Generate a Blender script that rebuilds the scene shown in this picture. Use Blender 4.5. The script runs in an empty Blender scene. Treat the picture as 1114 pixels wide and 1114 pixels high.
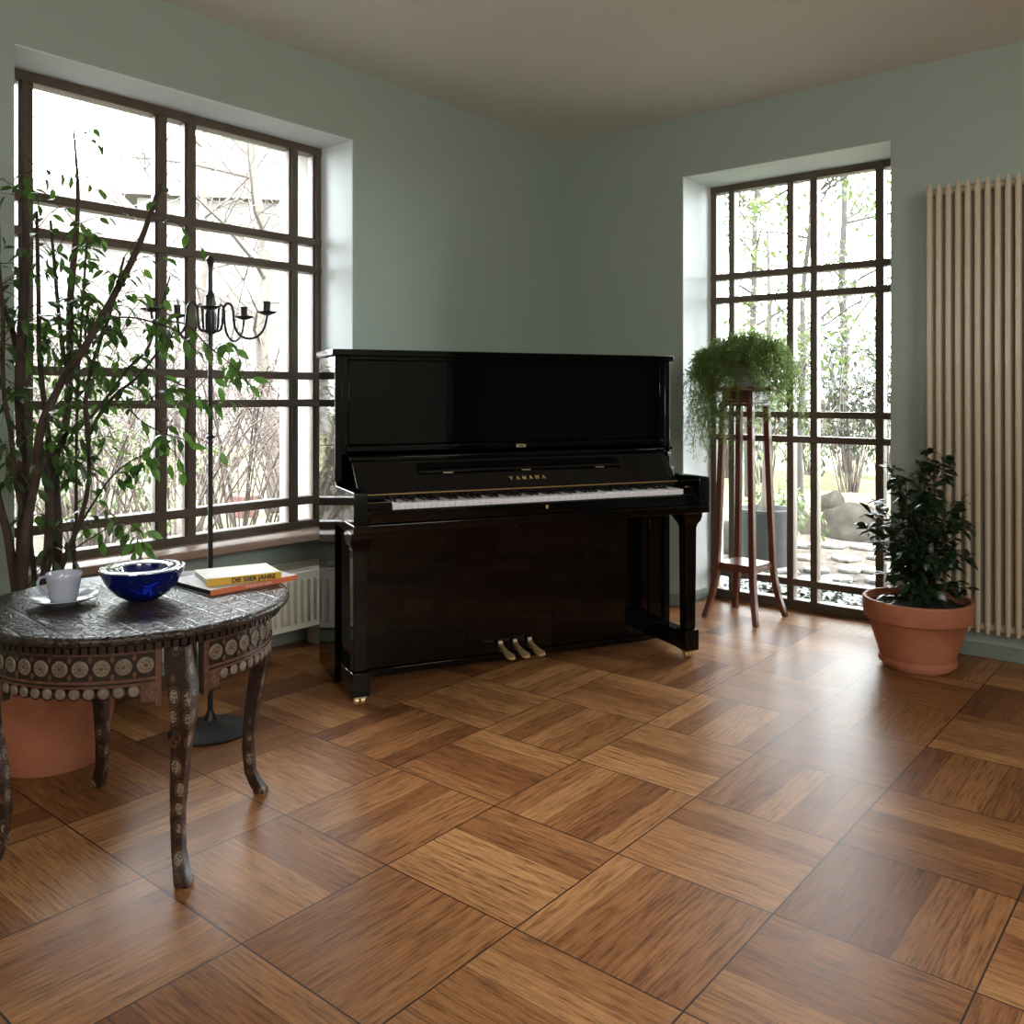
import bpy, bmesh, math, random
from mathutils import Vector, Matrix, Euler
from math import sin, cos, pi, radians as R
random.seed(7)
rnd = random.random
def ru(a, b): return a + (b-a)*random.random()

# ------------------------------------------------------------------ camera, world, sun, lights, exposure
S = bpy.context.scene
COL = S.collection
EYE = 1.13
AX = R(39.6)                      # camera heading; the room walls run along X and Y
FPX = 970.0
cam_d = bpy.data.cameras.new('camera'); cam = bpy.data.objects.new('camera', cam_d); COL.objects.link(cam)
cam.location = (0, 0, EYE); cam.rotation_euler = (pi/2, 0, AX)
cam_d.sensor_width = 36; cam_d.lens = FPX/1114*36; cam_d.shift_y = -127/1114
cam_d.clip_start = .05; cam_d.clip_end = 300
S.camera = cam
W = bpy.data.worlds.new('world'); S.world = W; W.use_nodes = True
bg = W.node_tree.nodes['Background']; bg.inputs[0].default_value = (.93, .965, 1, 1); bg.inputs[1].default_value = 17.0
sun_d = bpy.data.lights.new('sun', 'SUN'); sun = bpy.data.objects.new('sun', sun_d); COL.objects.link(sun)
sun_d.energy = 16.0; sun_d.angle = R(2); sun_d.color = (1, .95, .86)
sun.rotation_euler = Vector((-.45, .38, -.85)).to_track_quat('-Z', 'Y').to_euler()
def portal(loc, rot, sx, sy):
    d = bpy.data.lights.new('portal', 'AREA'); o = bpy.data.objects.new('portal', d); COL.objects.link(o)
    d.shape = 'RECTANGLE'; d.size = sx; d.size_y = sy; o.location = loc; o.rotation_euler = rot
    d.cycles.is_portal = True
portal((-3.62, 1.94, 1.42), (0, -pi/2, 0), 1.9, 1.5)
portal((-1.81, 4.80, 1.15), (-pi/2, 0, 0), 1.15, 2.4)
# fill lamps added at the side and rear to brighten the room
def area(name, loc, aim, sx, sy, e, col):
    d = bpy.data.lights.new(name, 'AREA'); o = bpy.data.objects.new(name, d); COL.objects.link(o)
    d.shape = 'RECTANGLE'; d.size = sx; d.size_y = sy; d.energy = e; d.color = col
    o.location = loc; o.rotation_euler = (Vector(aim)-Vector(loc)).to_track_quat('-Z', 'Y').to_euler()
    return o
area('side_fill', (2.95, .3, 2.15), (-1.9, 2.6, .45), 2.2, .7, 60, (1, .97, .92))
area('rear_fill', (.6, -2.7, 1.8), (-1.6, 3.4, .5), 2.2, 1.2, 30, (1, .95, .88))
S.view_settings.view_transform = 'Standard'; S.view_settings.look = 'None'
S.view_settings.exposure = 0.66; S.view_settings.gamma = 1; S.view_settings.use_curve_mapping = False

def CW(r, d, z=0.0):              # metres right of / ahead of the camera -> room coordinates
    return Vector((r*cos(AX) - d*sin(AX), r*sin(AX) + d*cos(AX), z))
def PW(px, py, d):                # a sight line followed to distance d
    return CW((px-557)/FPX*d, d, EYE-(py-430)/FPX*d)

# ------------------------------------------------------------------ mesh helpers
class MB:
    def __init__(s): s.bm = bmesh.new(); s.mi = 0; s.M = Matrix.Identity(4)
    def v(s, co): return s.bm.verts.new(s.M @ Vector(co))
    def f(s, vs, smooth=False):
        try: f = s.bm.faces.new(vs)
        except ValueError: return None
        f.material_index = s.mi; f.smooth = smooth; return f
    def box(s, a, b):
        x0, y0, z0 = a; x1, y1, z1 = b
        q = [s.v(c) for c in ((x0,y0,z0),(x1,y0,z0),(x1,y1,z0),(x0,y1,z0),(x0,y0,z1),(x1,y0,z1),(x1,y1,z1),(x0,y1,z1))]
        for i in ((3,2,1,0),(4,5,6,7),(0,1,5,4),(1,2,6,5),(2,3,7,6),(3,0,4,7)): s.f([q[k] for k in i])
        return s
    def lathe(s, prof, n=32, c=(0,0,0), smooth=True, cap=True):
        rings = []
        for r, z in prof:
            if r < 1e-6: rings.append([s.v((c[0], c[1], c[2]+z))])
            else: rings.append([s.v((c[0]+r*cos(2*pi*k/n), c[1]+r*sin(2*pi*k/n), c[2]+z)) for k in range(n)])
        for A, B in zip(rings, rings[1:]):
            for k in range(n):
                k2 = (k+1) % n
                if len(A) == 1 and len(B) == 1: continue
                if len(A) == 1: s.f([A[0], B[k2], B[k]], smooth)
                elif len(B) == 1: s.f([A[k], A[k2], B[0]], smooth)
                else: s.f([A[k], A[k2], B[k2], B[k]], smooth)
        if cap:
            if len(rings[0]) > 1: s.f(rings[0][::-1])
            if len(rings[-1]) > 1: s.f(rings[-1])
        return s
    def tube(s, pts, rad, n=8, cap=True):
        pts = [Vector(p) for p in pts]
        if not hasattr(rad, '__len__'): rad = [rad]*len(pts)
        up = None; rings = []
        for i, p in enumerate(pts):
            t = (pts[min(i+1, len(pts)-1)] - pts[max(i-1, 0)])
            if t.length < 1e-9: t = Vector((0,0,1))
            t.normalize()
            if up is None: up = t.orthogonal().normalized()
            up = (up - t*up.dot(t))
            if up.length < 1e-6: up = t.orthogonal()
            up.normalize(); w = t.cross(up)
            rings.append([s.v(p + (up*cos(2*pi*k/n) + w*sin(2*pi*k/n))*rad[i]) for k in range(n)])
        for A, B in zip(rings, rings[1:]):
            for k in range(n): s.f([A[k], A[(k+1)%n], B[(k+1)%n], B[k]], True)
        if cap: s.f(rings[0][::-1]); s.f(rings[-1])
        return s
    def prism(s, poly, a, b, plane='xz'):
        def mk(p, t):
            return {'xz': (p[0], t, p[1]), 'yz': (t, p[0], p[1]), 'xy': (p[0], p[1], t)}[plane]
        A = [s.v(mk(p, a)) for p in poly]; B = [s.v(mk(p, b)) for p in poly]
        n = len(poly)
        s.f(A[::-1]); s.f(B)
        for k in range(n): s.f([A[k], A[(k+1)%n], B[(k+1)%n], B[k]])
        return s
    def ball(s, c, r, sc=(1,1,1), n=12):
        m = max(4, n//2)
        c = Vector(c); rings = []
        for i in range(m+1):
            a = pi*i/m
            rr = sin(a)*r
            if i in (0, m): rings.append([s.v(c+Vector((0,0,cos(a)*r*sc[2])))])
            else: rings.append([s.v(c+Vector((rr*cos(2*pi*k/n)*sc[0], rr*sin(2*pi*k/n)*sc[1], cos(a)*r*sc[2]))) for k in range(n)])
        for A, B in zip(rings, rings[1:]):
            for k in range(n):
                k2 = (k+1)%n
                if len(A) == 1: s.f([A[0], B[k], B[k2]], True)
                elif len(B) == 1: s.f([A[k], B[0], A[k2]], True)
                else: s.f([A[k], B[k], B[k2], A[k2]], True)
        return s
    def leaf(s, p, dirv, nor, L, w, droop=.25, fold=.18):
        d = Vector(dirv).normalized(); nor = Vector(nor)
        nor = (nor - d*nor.dot(d))
        if nor.length < 1e-4: nor = d.orthogonal()
        nor.normalize(); sd = d.cross(nor); p = Vector(p)
        prev = None
        for t, ww in ((0, .06), (.22, .78), (.5, 1.0), (.78, .6), (1, .02)):
            c = p + d*L*t - nor*(droop*L*t*t)
            m = s.v(c); l = s.v(c - sd*w*ww*.5 + nor*fold*w*ww*.5); r = s.v(c + sd*w*ww*.5 + nor*fold*w*ww*.5)
            if prev:
                s.f([prev[0], prev[1], m, l], True); s.f([prev[1], prev[2], r, m], True)
            prev = (l, m, r)
        return s
    def build(s, name, mat, parent=None, bevel=0, sharp=35, seg=2):
        bmesh.ops.recalc_face_normals(s.bm, faces=s.bm.faces) if s.bm.faces and len(s.bm.faces) < 60000 else None
        me = bpy.data.meshes.new(name); s.bm.to_mesh(me); s.bm.free()
        for m in (mat if isinstance(mat, (list, tuple)) else [mat]): me.materials.append(m)
        if sharp: me.set_sharp_from_angle(angle=R(sharp))
        o = bpy.data.objects.new(name, me); COL.objects.link(o)
        if parent: o.parent = parent
        if bevel:
            b = o.modifiers.new('bevel', 'BEVEL'); b.width = bevel; b.segments = seg; b.limit_method = 'ANGLE'; b.angle_limit = R(40)
            b.harden_normals = False
        return o
def tag(o, label=None, cat=None, group=None, kind=None):
    if label: o['label'] = label
    if cat: o['category'] = cat
    if group: o['group'] = group
    if kind: o['kind'] = kind
    return o
def thing(name, label, cat, loc=(0,0,0), rz=0, group=None, kind=None):
    o = bpy.data.objects.new(name, None); COL.objects.link(o); o.empty_display_size = .1
    o.location = loc; o.rotation_euler = (0, 0, rz)
    return tag(o, label, cat, group, kind)
def copy_part(o, parent, loc=None):
    c = o.copy(); COL.objects.link(c); c.parent = parent
    if loc is not None: c.location = loc
    return c

# ------------------------------------------------------------------ materials
def mat(name, col, rough=.5, metal=0, spec=.5, coat=0, trans=0, **k):
    m = bpy.data.materials.new(name); m.use_nodes = True
    b = m.node_tree.nodes['Principled BSDF']
    b.inputs['Base Color'].default_value = (*col, 1); b.inputs['Roughness'].default_value = rough
    b.inputs['Metallic'].default_value = metal; b.inputs['Specular IOR Level'].default_value = spec
    b.inputs['Coat Weight'].default_value = coat; b.inputs['Coat Roughness'].default_value = k.get('coat_rough', .03)
    b.inputs['Transmission Weight'].default_value = trans
    b.inputs['IOR'].default_value = k.get('ior', 1.5)
    return m
class NT:
    def __init__(s, m): s.t = m.node_tree; s.b = s.t.nodes['Principled BSDF']
    def n(s, typ, **kw):
        x = s.t.nodes.new(typ)
        for k, v in kw.items(): setattr(x, k, v)
        return x
    def l(s, a, b): s.t.links.new(a, b)
    def m(s, op, a, b=None, c=None):
        x = s.n('ShaderNodeMath', operation=op)
        for i, q in enumerate((a, b, c)):
            if q is None: continue
            if isinstance(q, (int, float)): x.inputs[i].default_value = q
            else: s.l(q, x.inputs[i])
        return x.outputs[0]
    def mix(s, f, a, b):
        x = s.n('ShaderNodeMix', data_type='RGBA')
        for i, q in ((0, f), (6, a), (7, b)):
            if isinstance(q, (int, float)): x.inputs[i].default_value = q
            elif isinstance(q, tuple): x.inputs[i].default_value = (*q, 1)
            else: s.l(q, x.inputs[i])
        return x.outputs[2]
    def obj(s): return s.n('ShaderNodeTexCoord').outputs['Object']
    def geo(s): return s.n('ShaderNodeNewGeometry').outputs['Position']
    def noise(s, vec, scale, detail=3, rough=.5):
        x = s.n('ShaderNodeTexNoise'); s.l(vec, x.inputs['Vector']); x.inputs['Scale'].default_value = scale
        x.inputs['Detail'].default_value = detail; x.inputs['Roughness'].default_value = rough; return x.outputs['Fac']
    def vscale(s, vec, sc):
        x = s.n('ShaderNodeVectorMath', operation='MULTIPLY'); s.l(vec, x.inputs[0]); x.inputs[1].default_value = sc; return x.outputs[0]
    def ramp(s, fac, stops):
        x = s.n('ShaderNodeValToRGB'); s.l(fac, x.inputs[0]); e = x.color_ramp.elements
        while len(e) < len(stops): e.new(.5)
        for q, (p, c) in zip(e, stops): q.position = p; q.color = (*c, 1)
        return x.outputs[0]
    def bump(s, h, strength=.3, dist=.002):
        x = s.n('ShaderNodeBump'); s.l(h, x.inputs['Height']); x.inputs['Strength'].default_value = strength
        x.inputs['Distance'].default_value = dist; s.l(x.outputs[0], s.b.inputs['Normal'])
def varied(name, c1, c2, scale, rough=.5, stretch=(1,1,1), bump=0, dist=.002, **k):
    m = mat(name, c1, rough, **k); t = NT(m)
    f = t.noise(t.vscale(t.obj(), stretch), scale, 4, .6)
    t.l(t.ramp(f, [(.3, c1), (.7, c2)]), t.b.inputs['Base Color'])
    if bump: t.bump(f, bump, dist)
    return m
def leafmat(name, c1, c2, rough=.4, tl=.35, tcol=None, scale=8):
    m = mat(name, c1, rough); t = NT(m)
    f = t.noise(t.geo(), scale, 2)
    c = t.ramp(f, [(.35, c1), (.65, c2)])
    t.l(c, t.b.inputs['Base Color'])
    tr = t.n('ShaderNodeBsdfTranslucent'); tr.inputs[0].default_value = (*(tcol or tuple(min(1, x*1.8) for x in c2)), 1)
    mx = t.n('ShaderNodeMixShader'); mx.inputs[0].default_value = tl
    t.l(t.b.outputs[0], mx.inputs[1]); t.l(tr.outputs[0], mx.inputs[2])
    t.l(mx.outputs[0], t.t.nodes['Material Output'].inputs['Surface'])
    return m

M = {}
GK = .62     # darkens the garden colours to offset the overbright sky
def gs(*c): return tuple(x*GK for x in c)
M['wall'] = varied('wall_paint', (.32, .385, .33), (.335, .40, .345), 3, .75, bump=.05)
M['wall_left'] = M['wall']
M['reveal'] = varied('pale_reveal', (.70, .76, .76), (.72, .78, .78), 3, .6)
M['ceiling'] = varied('ceiling_paint', (.80, .80, .77), (.83, .83, .80), 2, .8)
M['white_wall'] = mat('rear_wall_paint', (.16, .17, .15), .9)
M['base'] = varied('baseboard_paint', (.20, .24, .21), (.23, .27, .24), 3, .5)
M['outer'] = varied('exterior_render', gs(.30, .28, .26), gs(.34, .32, .30), 4, .9)
M['frame'] = varied('window_frame_paint', (.085, .062, .042), (.11, .082, .058), 14, .42, stretch=(1,1,.2))
M['sill'] = varied('sill_stone', (.30, .20, .15), (.37, .26, .20), 20, .4)
M['piano'] = mat('piano_black_polyester', (.0022, .0020, .0022), .03, spec=.38)
M['felt'] = mat('black_felt', (.01, .01, .01), .9)
M['ivory'] = mat('white_key_acrylic', (.93, .94, 1.0), .2)
M['ebony'] = mat('black_key', (.012, .012, .013), .25)
M['brass'] = mat('polished_brass', (.86, .64, .32), .32, .75)
M['palebrass'] = mat('worn_brass', (.85, .74, .52), .3, 1)
M['steel'] = mat('chromed_steel', (.8, .8, .8), .15, 1)
M['gold'] = mat('gold_leaf', (.82, .58, .24), .42, .6)
M['gilt'] = mat('gilt_felt_strip', (.42, .25, .08), .5, .3)
M['iron'] = mat('wrought_iron', (.012, .012, .013), .42)
M['terra'] = varied('terracotta', (.36, .12, .06), (.48, .19, .10), 7, .62, bump=.1)
M['soil'] = varied('soil', (.03, .02, .014), (.06, .04, .03), 40, .95, bump=.6, dist=.01)
M['bed'] = varied('garden_bed_soil', gs(.004, .0035, .003), gs(.018, .016, .013), 30, .95, bump=.6, dist=.01, spec=0)
M['rad'] = mat('radiator_enamel', (.52, .44, .32), .32)
M['rad2'] = mat('cream_enamel', (.66, .63, .52), .3)
M['dark'] = mat('radiator_inner_metal', (.12, .12, .10), .6)  # dark grey metal between the radiator panels
M['bark'] = varied('ficus_bark', (.034, .021, .015), (.075, .046, .031), 30, .8, stretch=(1,1,.3), bump=.4)
M['ficus'] = leafmat('ficus_leaf', (.012, .032, .010), (.035, .08, .018), .35, .3, (.14, .30, .045))
M['camellia'] = leafmat('glossy_dark_leaf', (.010, .024, .010), (.022, .045, .018), .3, .1)
M['fern'] = leafmat('asparagus_fern', (.10, .155, .038), (.19, .26, .07), .6, .35, (.24, .36, .10), 14)
M['greenstem'] = mat('green_stem', (.06, .09, .03), .6)
M['cherry'] = varied('dark_red_stained_wood', (.10, .030, .018), (.17, .055, .030), 18, .28, stretch=(1,1,.1))
M['tabledark'] = varied('dark_carved_wood', (.014, .009, .007), (.03, .018, .013), 30, .35)
M['inlay'] = varied('bone_inlay', (.12, .095, .065), (.24, .20, .145), 60, .5)
M['inlayred'] = varied('reddish_inlay_wood', (.07, .028, .016), (.16, .075, .045), 70, .45)
M['china'] = mat('white_china', (.46, .50, .60), .18, coat=.3)
M['yellow'] = mat('yellow_book_spine', (.74, .45, .05), .5)
M['cover'] = varied('pale_printed_cover', (.62, .60, .52), (.80, .78, .72), 22, .35)
M['orange'] = varied('orange_book_spine', (.66, .17, .08), (.72, .21, .10), 30, .4)
M['greycover'] = varied('grey_printed_cover', (.46, .43, .41), (.60, .57, .55), 16, .4)
M['paperdark'] = mat('black_book_edge', (.02, .02, .022), .6)
M['paper'] = mat('book_pages', (.60, .58, .52), .8)
M['ink'] = mat('black_ink', (.012, .012, .012), .5)
M['whiteink'] = mat('white_ink', (.75, .65, .60), .5)
M['twig'] = varied('bare_twig', gs(.04, .024, .018), gs(.10, .072, .058), 5, .8)
M['trunk'] = varied('garden_tree_bark', gs(.015, .012, .010), gs(.04, .034, .028), 9, .9, stretch=(1,1,.3))
M['palebark'] = varied('pale_young_bark', gs(.07, .058, .048), gs(.11, .09, .075), 9, .9)
M['gleaf'] = leafmat('garden_leaf', gs(.038, .060, .016), gs(.085, .115, .03), .5, .3, gs(.12, .17, .04), 2)
M['gdark'] = leafmat('evergreen_leaf', gs(.010, .018, .012), gs(.026, .038, .024), .45, .2, None, 3)
M['ivy'] = leafmat('ivy_leaf', gs(.014, .026, .016), gs(.05, .065, .045), .3, .15, None, 12)
M['rock'] = varied('granite_boulder', gs(.028, .025, .021), gs(.055, .05, .043), 9, .9, spec=0, bump=.5, dist=.02)
M['flag'] = varied('pale_flagstone', gs(.09, .087, .08), gs(.15, .145, .135), 5, .85, bump=.2)
M['zinc'] = varied('zinc_planter', gs(.030, .031, .034), gs(.042, .043, .047), 14, .55)
M['facade'] = varied('pale_house_render', gs(.20, .195, .185), gs(.25, .24, .23), 2, .9)
M['facwin'] = mat('house_window_glass', (.25, .28, .30), .2)
M['roof'] = varied('house_roof', gs(.06, .045, .038), gs(.09, .07, .06), 3, .8)
M['redbrick'] = varied('red_brick', gs(.10, .035, .025), gs(.13, .05, .035), 12, .9)
# ground outside: lawn, with paler dry patches
m = mat('lawn', (.3, .36, .16), .95); t = NT(m)
f = t.noise(t.geo(), 1.2, 5, .7); t.l(t.ramp(f, [(.3, gs(.14, .145, .085)), (.55, gs(.18, .18, .11)), (.75, gs(.24, .225, .17))]), t.b.inputs['Base Color'])
f2 = t.noise(t.geo(), 60, 2); t.bump(f2, .5, .03); t.b.inputs['Specular IOR Level'].default_value = 0; M['lawn'] = m
m = mat('garden_gravel', (.5, .46, .4), .95); t = NT(m)
f = t.noise(t.geo(), 14, 5, .8); t.l(t.ramp(f, [(.35, gs(.05, .04, .033)), (.6, gs(.11, .10, .09)), (.75, gs(.17, .16, .15))]), t.b.inputs['Base Color'])
t.bump(f, .5, .03); t.b.inputs['Specular IOR Level'].default_value = 0; M['gravel'] = m
# window glass
m = bpy.data.materials.new('window_glass'); m.use_nodes = True; t = m.node_tree; t.nodes.clear()
o = t.nodes.new('ShaderNodeOutputMaterial'); mx = t.nodes.new('ShaderNodeMixShader'); tr = t.nodes.new('ShaderNodeBsdfTransparent')
gl = t.nodes.new('ShaderNodeBsdfGlossy'); gl.inputs['Roughness'].default_value = .01; fr = t.nodes.new('ShaderNodeFresnel'); fr.inputs[0].default_value = 1.45
tr.inputs[0].default_value = (.97, .985, .98, 1)
t.links.new(fr.outputs[0], mx.inputs[0]); t.links.new(tr.outputs[0], mx.inputs[1]); t.links.new(gl.outputs[0], mx.inputs[2]); t.links.new(mx.outputs[0], o.inputs[0])
M['glass'] = m
# blue glass
m = mat('cobalt_glass', (.002, .009, .13), .03, trans=.3, ior=1.5, coat=.4); M['blue'] = m
m = mat('rim_reflection_glass', (.75, .82, .90), .05, metal=.55, coat=.8); M['rimglass'] = m  # pale half-metal colour stands in for the window reflected on the rim

# parquet: square blocks of five staves, laid in alternate directions
m = mat('parquet', (.3, .15, .07), .3); t = NT(m)
sep = t.n('ShaderNodeSeparateXYZ'); t.l(t.geo(), sep.inputs[0])
B = .40
u = t.m('DIVIDE', t.m('ADD', sep.outputs[0], 40.0), B); v = t.m('DIVIDE', t.m('ADD', sep.outputs[1], 40.0-2.66+B*10), B)
iu = t.m('FLOOR', u); iv = t.m('FLOOR', v); fu = t.m('FRACT', u); fv = t.m('FRACT', v)
par = t.m('MODULO', t.m('ADD', iu, iv), 2.0); par = t.m('GREATER_THAN', par, .5)
def sel(a, b): return t.m('ADD', t.m('MULTIPLY', par, b), t.m('MULTIPLY', t.m('SUBTRACT', 1.0, par), a))
across = sel(fu, fv); along = sel(fv, fu)
NP = 5.0
pk = t.m('MULTIPLY', across, NP); ip = t.m('FLOOR', pk); fp = t.m('FRACT', pk)
cmb = t.n('ShaderNodeCombineXYZ'); t.l(iu, cmb.inputs[0]); t.l(iv, cmb.inputs[1]); t.l(ip, cmb.inputs[2])
wn = t.n('ShaderNodeTexWhiteNoise'); t.l(cmb.outputs[0], wn.inputs['Vector'])
cmb2 = t.n('ShaderNodeCombineXYZ'); t.l(iu, cmb2.inputs[0]); t.l(iv, cmb2.inputs[1])
wb = t.n('ShaderNodeTexWhiteNoise'); t.l(cmb2.outputs[0], wb.inputs['Vector'])
g = t.n('ShaderNodeCombineXYZ'); t.l(t.m('MULTIPLY', across, 26.0), g.inputs[0]); t.l(t.m('MULTIPLY', along, 1.6), g.inputs[1])
t.l(t.m('MULTIPLY', t.m('ADD', wn.outputs['Value'], t.m('MULTIPLY', ip, 3.1)), 9.0), g.inputs[2])
grain = t.noise(g.outputs[0], 2.2, 6, .75)
base = t.ramp(t.m('ADD', t.m('MULTIPLY', wn.outputs['Value'], .6), t.m('MULTIPLY', wb.outputs['Value'], .4)),
              [(.1, (.20, .080, .030)), (.45, (.32, .145, .056)), (.9, (.50, .26, .11))])
gr = t.ramp(grain, [(.34, (.22, .16, .12)), (.48, (.78, .72, .66)), (.66, (1.2, 1.16, 1.1))])
mm = t.n('ShaderNodeMix', data_type='RGBA', blend_type='MULTIPLY'); mm.inputs[0].default_value = .92
t.l(base, mm.inputs[6]); t.l(gr, mm.inputs[7])
def edge(fr_, w): return t.m('MAXIMUM', t.m('LESS_THAN', fr_, w), t.m('GREATER_THAN', fr_, 1-w))
e = t.m('MAXIMUM', t.m('MULTIPLY', edge(fp, .012), .6), t.m('MAXIMUM', edge(fu, .005), edge(fv, .005)))
col = t.mix(e, mm.outputs[2], (.03, .014, .008))
t.l(col, t.b.inputs['Base Color'])
t.l(t.m('ADD', .22, t.m('MULTIPLY', grain, .24)), t.b.inputs['Roughness'])
h = t.m('SUBTRACT', t.m('MULTIPLY', grain, .35), e); t.bump(h, .35, .0015)
t.b.inputs['Specular IOR Level'].default_value = .13
M['floor'] = m

# engraved table top
m = mat('engraved_table_top', (.04, .03, .025), .34); t = NT(m)
vc = t.obj()
vo = t.n('ShaderNodeTexVoronoi', feature='DISTANCE_TO_EDGE'); t.l(vc, vo.inputs['Vector']); vo.inputs['Scale'].default_value = 42
vo2 = t.n('ShaderNodeTexVoronoi', feature='DISTANCE_TO_EDGE'); t.l(vc, vo2.inputs['Vector']); vo2.inputs['Scale'].default_value = 7
sx = t.n('ShaderNodeSeparateXYZ'); t.l(vc, sx.inputs[0])
rad = t.m('SQRT', t.m('ADD', t.m('POWER', t.m('ABSOLUTE', sx.outputs[0]), 2.0), t.m('POWER', t.m('ABSOLUTE', sx.outputs[1]), 2.0)))
ang = t.m('ARCTAN2', sx.outputs[1], sx.outputs[0])
rings = t.m('ABSOLUTE', t.m('SINE', t.m('MULTIPLY', rad, 62.0)))
spoke = t.m('ABSOLUTE', t.m('SINE', t.m('MULTIPLY', ang, 24.0)))
x1 = t.m('ABSOLUTE', t.m('SINE', t.m('MULTIPLY', t.m('ADD', sx.outputs[0], sx.outputs[1]), 34.0)))
x2 = t.m('ABSOLUTE', t.m('SINE', t.m('MULTIPLY', t.m('SUBTRACT', sx.outputs[0], sx.outputs[1]), 34.0)))
line = t.m('MINIMUM', t.m('MULTIPLY', t.m('MINIMUM', x1, x2), 3.0), t.m('MINIMUM', t.m('MULTIPLY', vo.outputs['Distance'], 9.0), t.m('MULTIPLY', rings, 5.0)))
line = t.m('MINIMUM', line, 1.0)
t.l(t.mix(line, (.006, .004, .0035), (.055, .040, .031)), t.b.inputs['Base Color'])
t.bump(line, .7, .0016)
t.l(t.m('ADD', .22, t.m('MULTIPLY', t.noise(vc, 30, 3), .2)), t.b.inputs['Roughness'])
M['tabletop'] = m
# inlaid legs / apron: bone ovals on dark wood
m = mat('inlaid_wood', (.1, .05, .03), .4); t = NT(m); vc = t.obj()
vo = t.n('ShaderNodeTexVoronoi', feature='F1'); t.l(t.vscale(vc, (1, 1, .62)), vo.inputs['Vector']); vo.inputs['Scale'].default_value = 30; vo.inputs['Randomness'].default_value = .35
n = t.noise(vc, 230, 2)
c = t.ramp(vo.outputs['Distance'], [(.0, (.05, .02, .012)), (.09, (.05, .02, .012)), (.11, (.28, .23, .165)), (.34, (.24, .19, .135)), (.36, (.035, .013, .009)), (.42, (.035, .013, .009)), (.44, (.15, .075, .045)), (.50, (.02, .010, .007))])
t.l(t.mix(t.m('GREATER_THAN', n, .55), c, (.04, .02, .013)), t.b.inputs['Base Color'])
M['inlaidwood'] = m

# ------------------------------------------------------------------ room shell
XL, XLW = -3.165, -3.42      # left wall, left window plane
YB, YBW = 4.262, 4.61        # back wall, right window plane
XR, YF, H = 3.2, -3.0, 2.62
LY0, LY1 = 1.23, 2.683       # left window opening
RX0, RX1 = -2.34, -1.27      # right window opening
WT = 2.30                    # window head
def struct(name, mb, m, bevel=0): return tag(mb.build(name, m, None, bevel), kind='structure')
struct('floor', MB().box((XLW-.2, YF, -.12), (XR, YBW+.12, 0)), M['floor'])
struct('ceiling', MB().box((XLW-.35, YF, H), (XR+.15, YBW+.35, H+.15)), M['ceiling'])
w = MB(); T = .42
w.box((XL-T, YF, 0), (XL, LY0, H)); w.box((XL-T, LY1, 0), (XL, YB, H)); w.box((XL-T, LY0, WT), (XL, LY1, H))
w.box((XL-T, LY0, 0), (XLW+.045, LY1, .49))
struct('wall_left', w, M['wall'])
w = MB()
w.box((XL-T, YB, 0), (RX0, YB+.48, H)); w.box((RX1, YB, 0), (XR, YB+.48, H)); w.box((RX0, YB, WT), (RX1, YB+.48, H))
struct('wall_back', w, M['wall'])
w = MB(); w.box((XR, YF, 0), (XR+.15, 2.05, H)); w.box((XR, 4.15, 0), (XR+.15, YB, H)); w.box((XR, 2.05, 2.25), (XR+.15, 4.15, H))
struct('wall_right', w, M['wall'])
w = MB(); w.box((XR+.15, 1.4, 0), (XR+2.5, 1.45, H)); w.box((XR+.15, 4.75, 0), (XR+2.5, 4.8, H)); w.box((XR+2.5, 1.4, 0), (XR+2.55, 4.8, H)); w.box((XR+.15, 1.4, H), (XR+2.55, 4.8, H+.1)); w.box((XR, 1.4, -.12), (XR+2.55, 4.8, 0))
struct('wall_corridor', w, M['white_wall'])
b = MB(); b.box((XR-.02, 1.97, 0), (XR+.17, 2.05, 2.33)); b.box((XR-.02, 4.15, 0), (XR+.17, 4.22, 2.33)); b.box((XR-.02, 2.05, 2.25), (XR+.17, 4.15, 2.33)); struct('trim_5', b, M['frame'], .004)
struct('wall_front', MB().box((XL-T, YF-.15, 0), (XR+.15, YF, H)), M['white_wall'])
b = MB(); b.box((XL, LY1+.0, 0), (XL+.012, YB-.012, .07)); b.box((XL, YF, 0), (XL+.012, LY0, .07)); struct('baseboard_left', b, M['base'], .003)
b = MB(); b.box((XL+.012, YB-.012, 0), (RX0+.012, YB, .06)); b.box((RX1, YB-.012, 0), (XR, YB, .06)); b.box((RX0, YB, 0), (RX0+.012, YBW-.03, .06)); struct('baseboard_back', b, M['base'], .003)
# inner reveals in a paler colour than the walls
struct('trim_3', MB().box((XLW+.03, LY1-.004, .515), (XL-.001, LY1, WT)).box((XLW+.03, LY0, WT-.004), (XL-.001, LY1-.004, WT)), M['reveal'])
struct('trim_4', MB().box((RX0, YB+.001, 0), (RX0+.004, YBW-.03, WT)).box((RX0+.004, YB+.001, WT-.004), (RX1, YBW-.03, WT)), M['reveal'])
# outer reveals, pale render
o_ = MB(); o_.box((XL-T-.12, LY1-.012, .40), (XLW-.05, LY1+.1, WT)); struct('trim_1', o_, M['outer'])
o_ = MB(); o_.box((RX1-.03, YBW+.06, 0), (RX1+.1, YBW+.22, WT)); struct('trim_2', o_, M['outer'])

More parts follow.
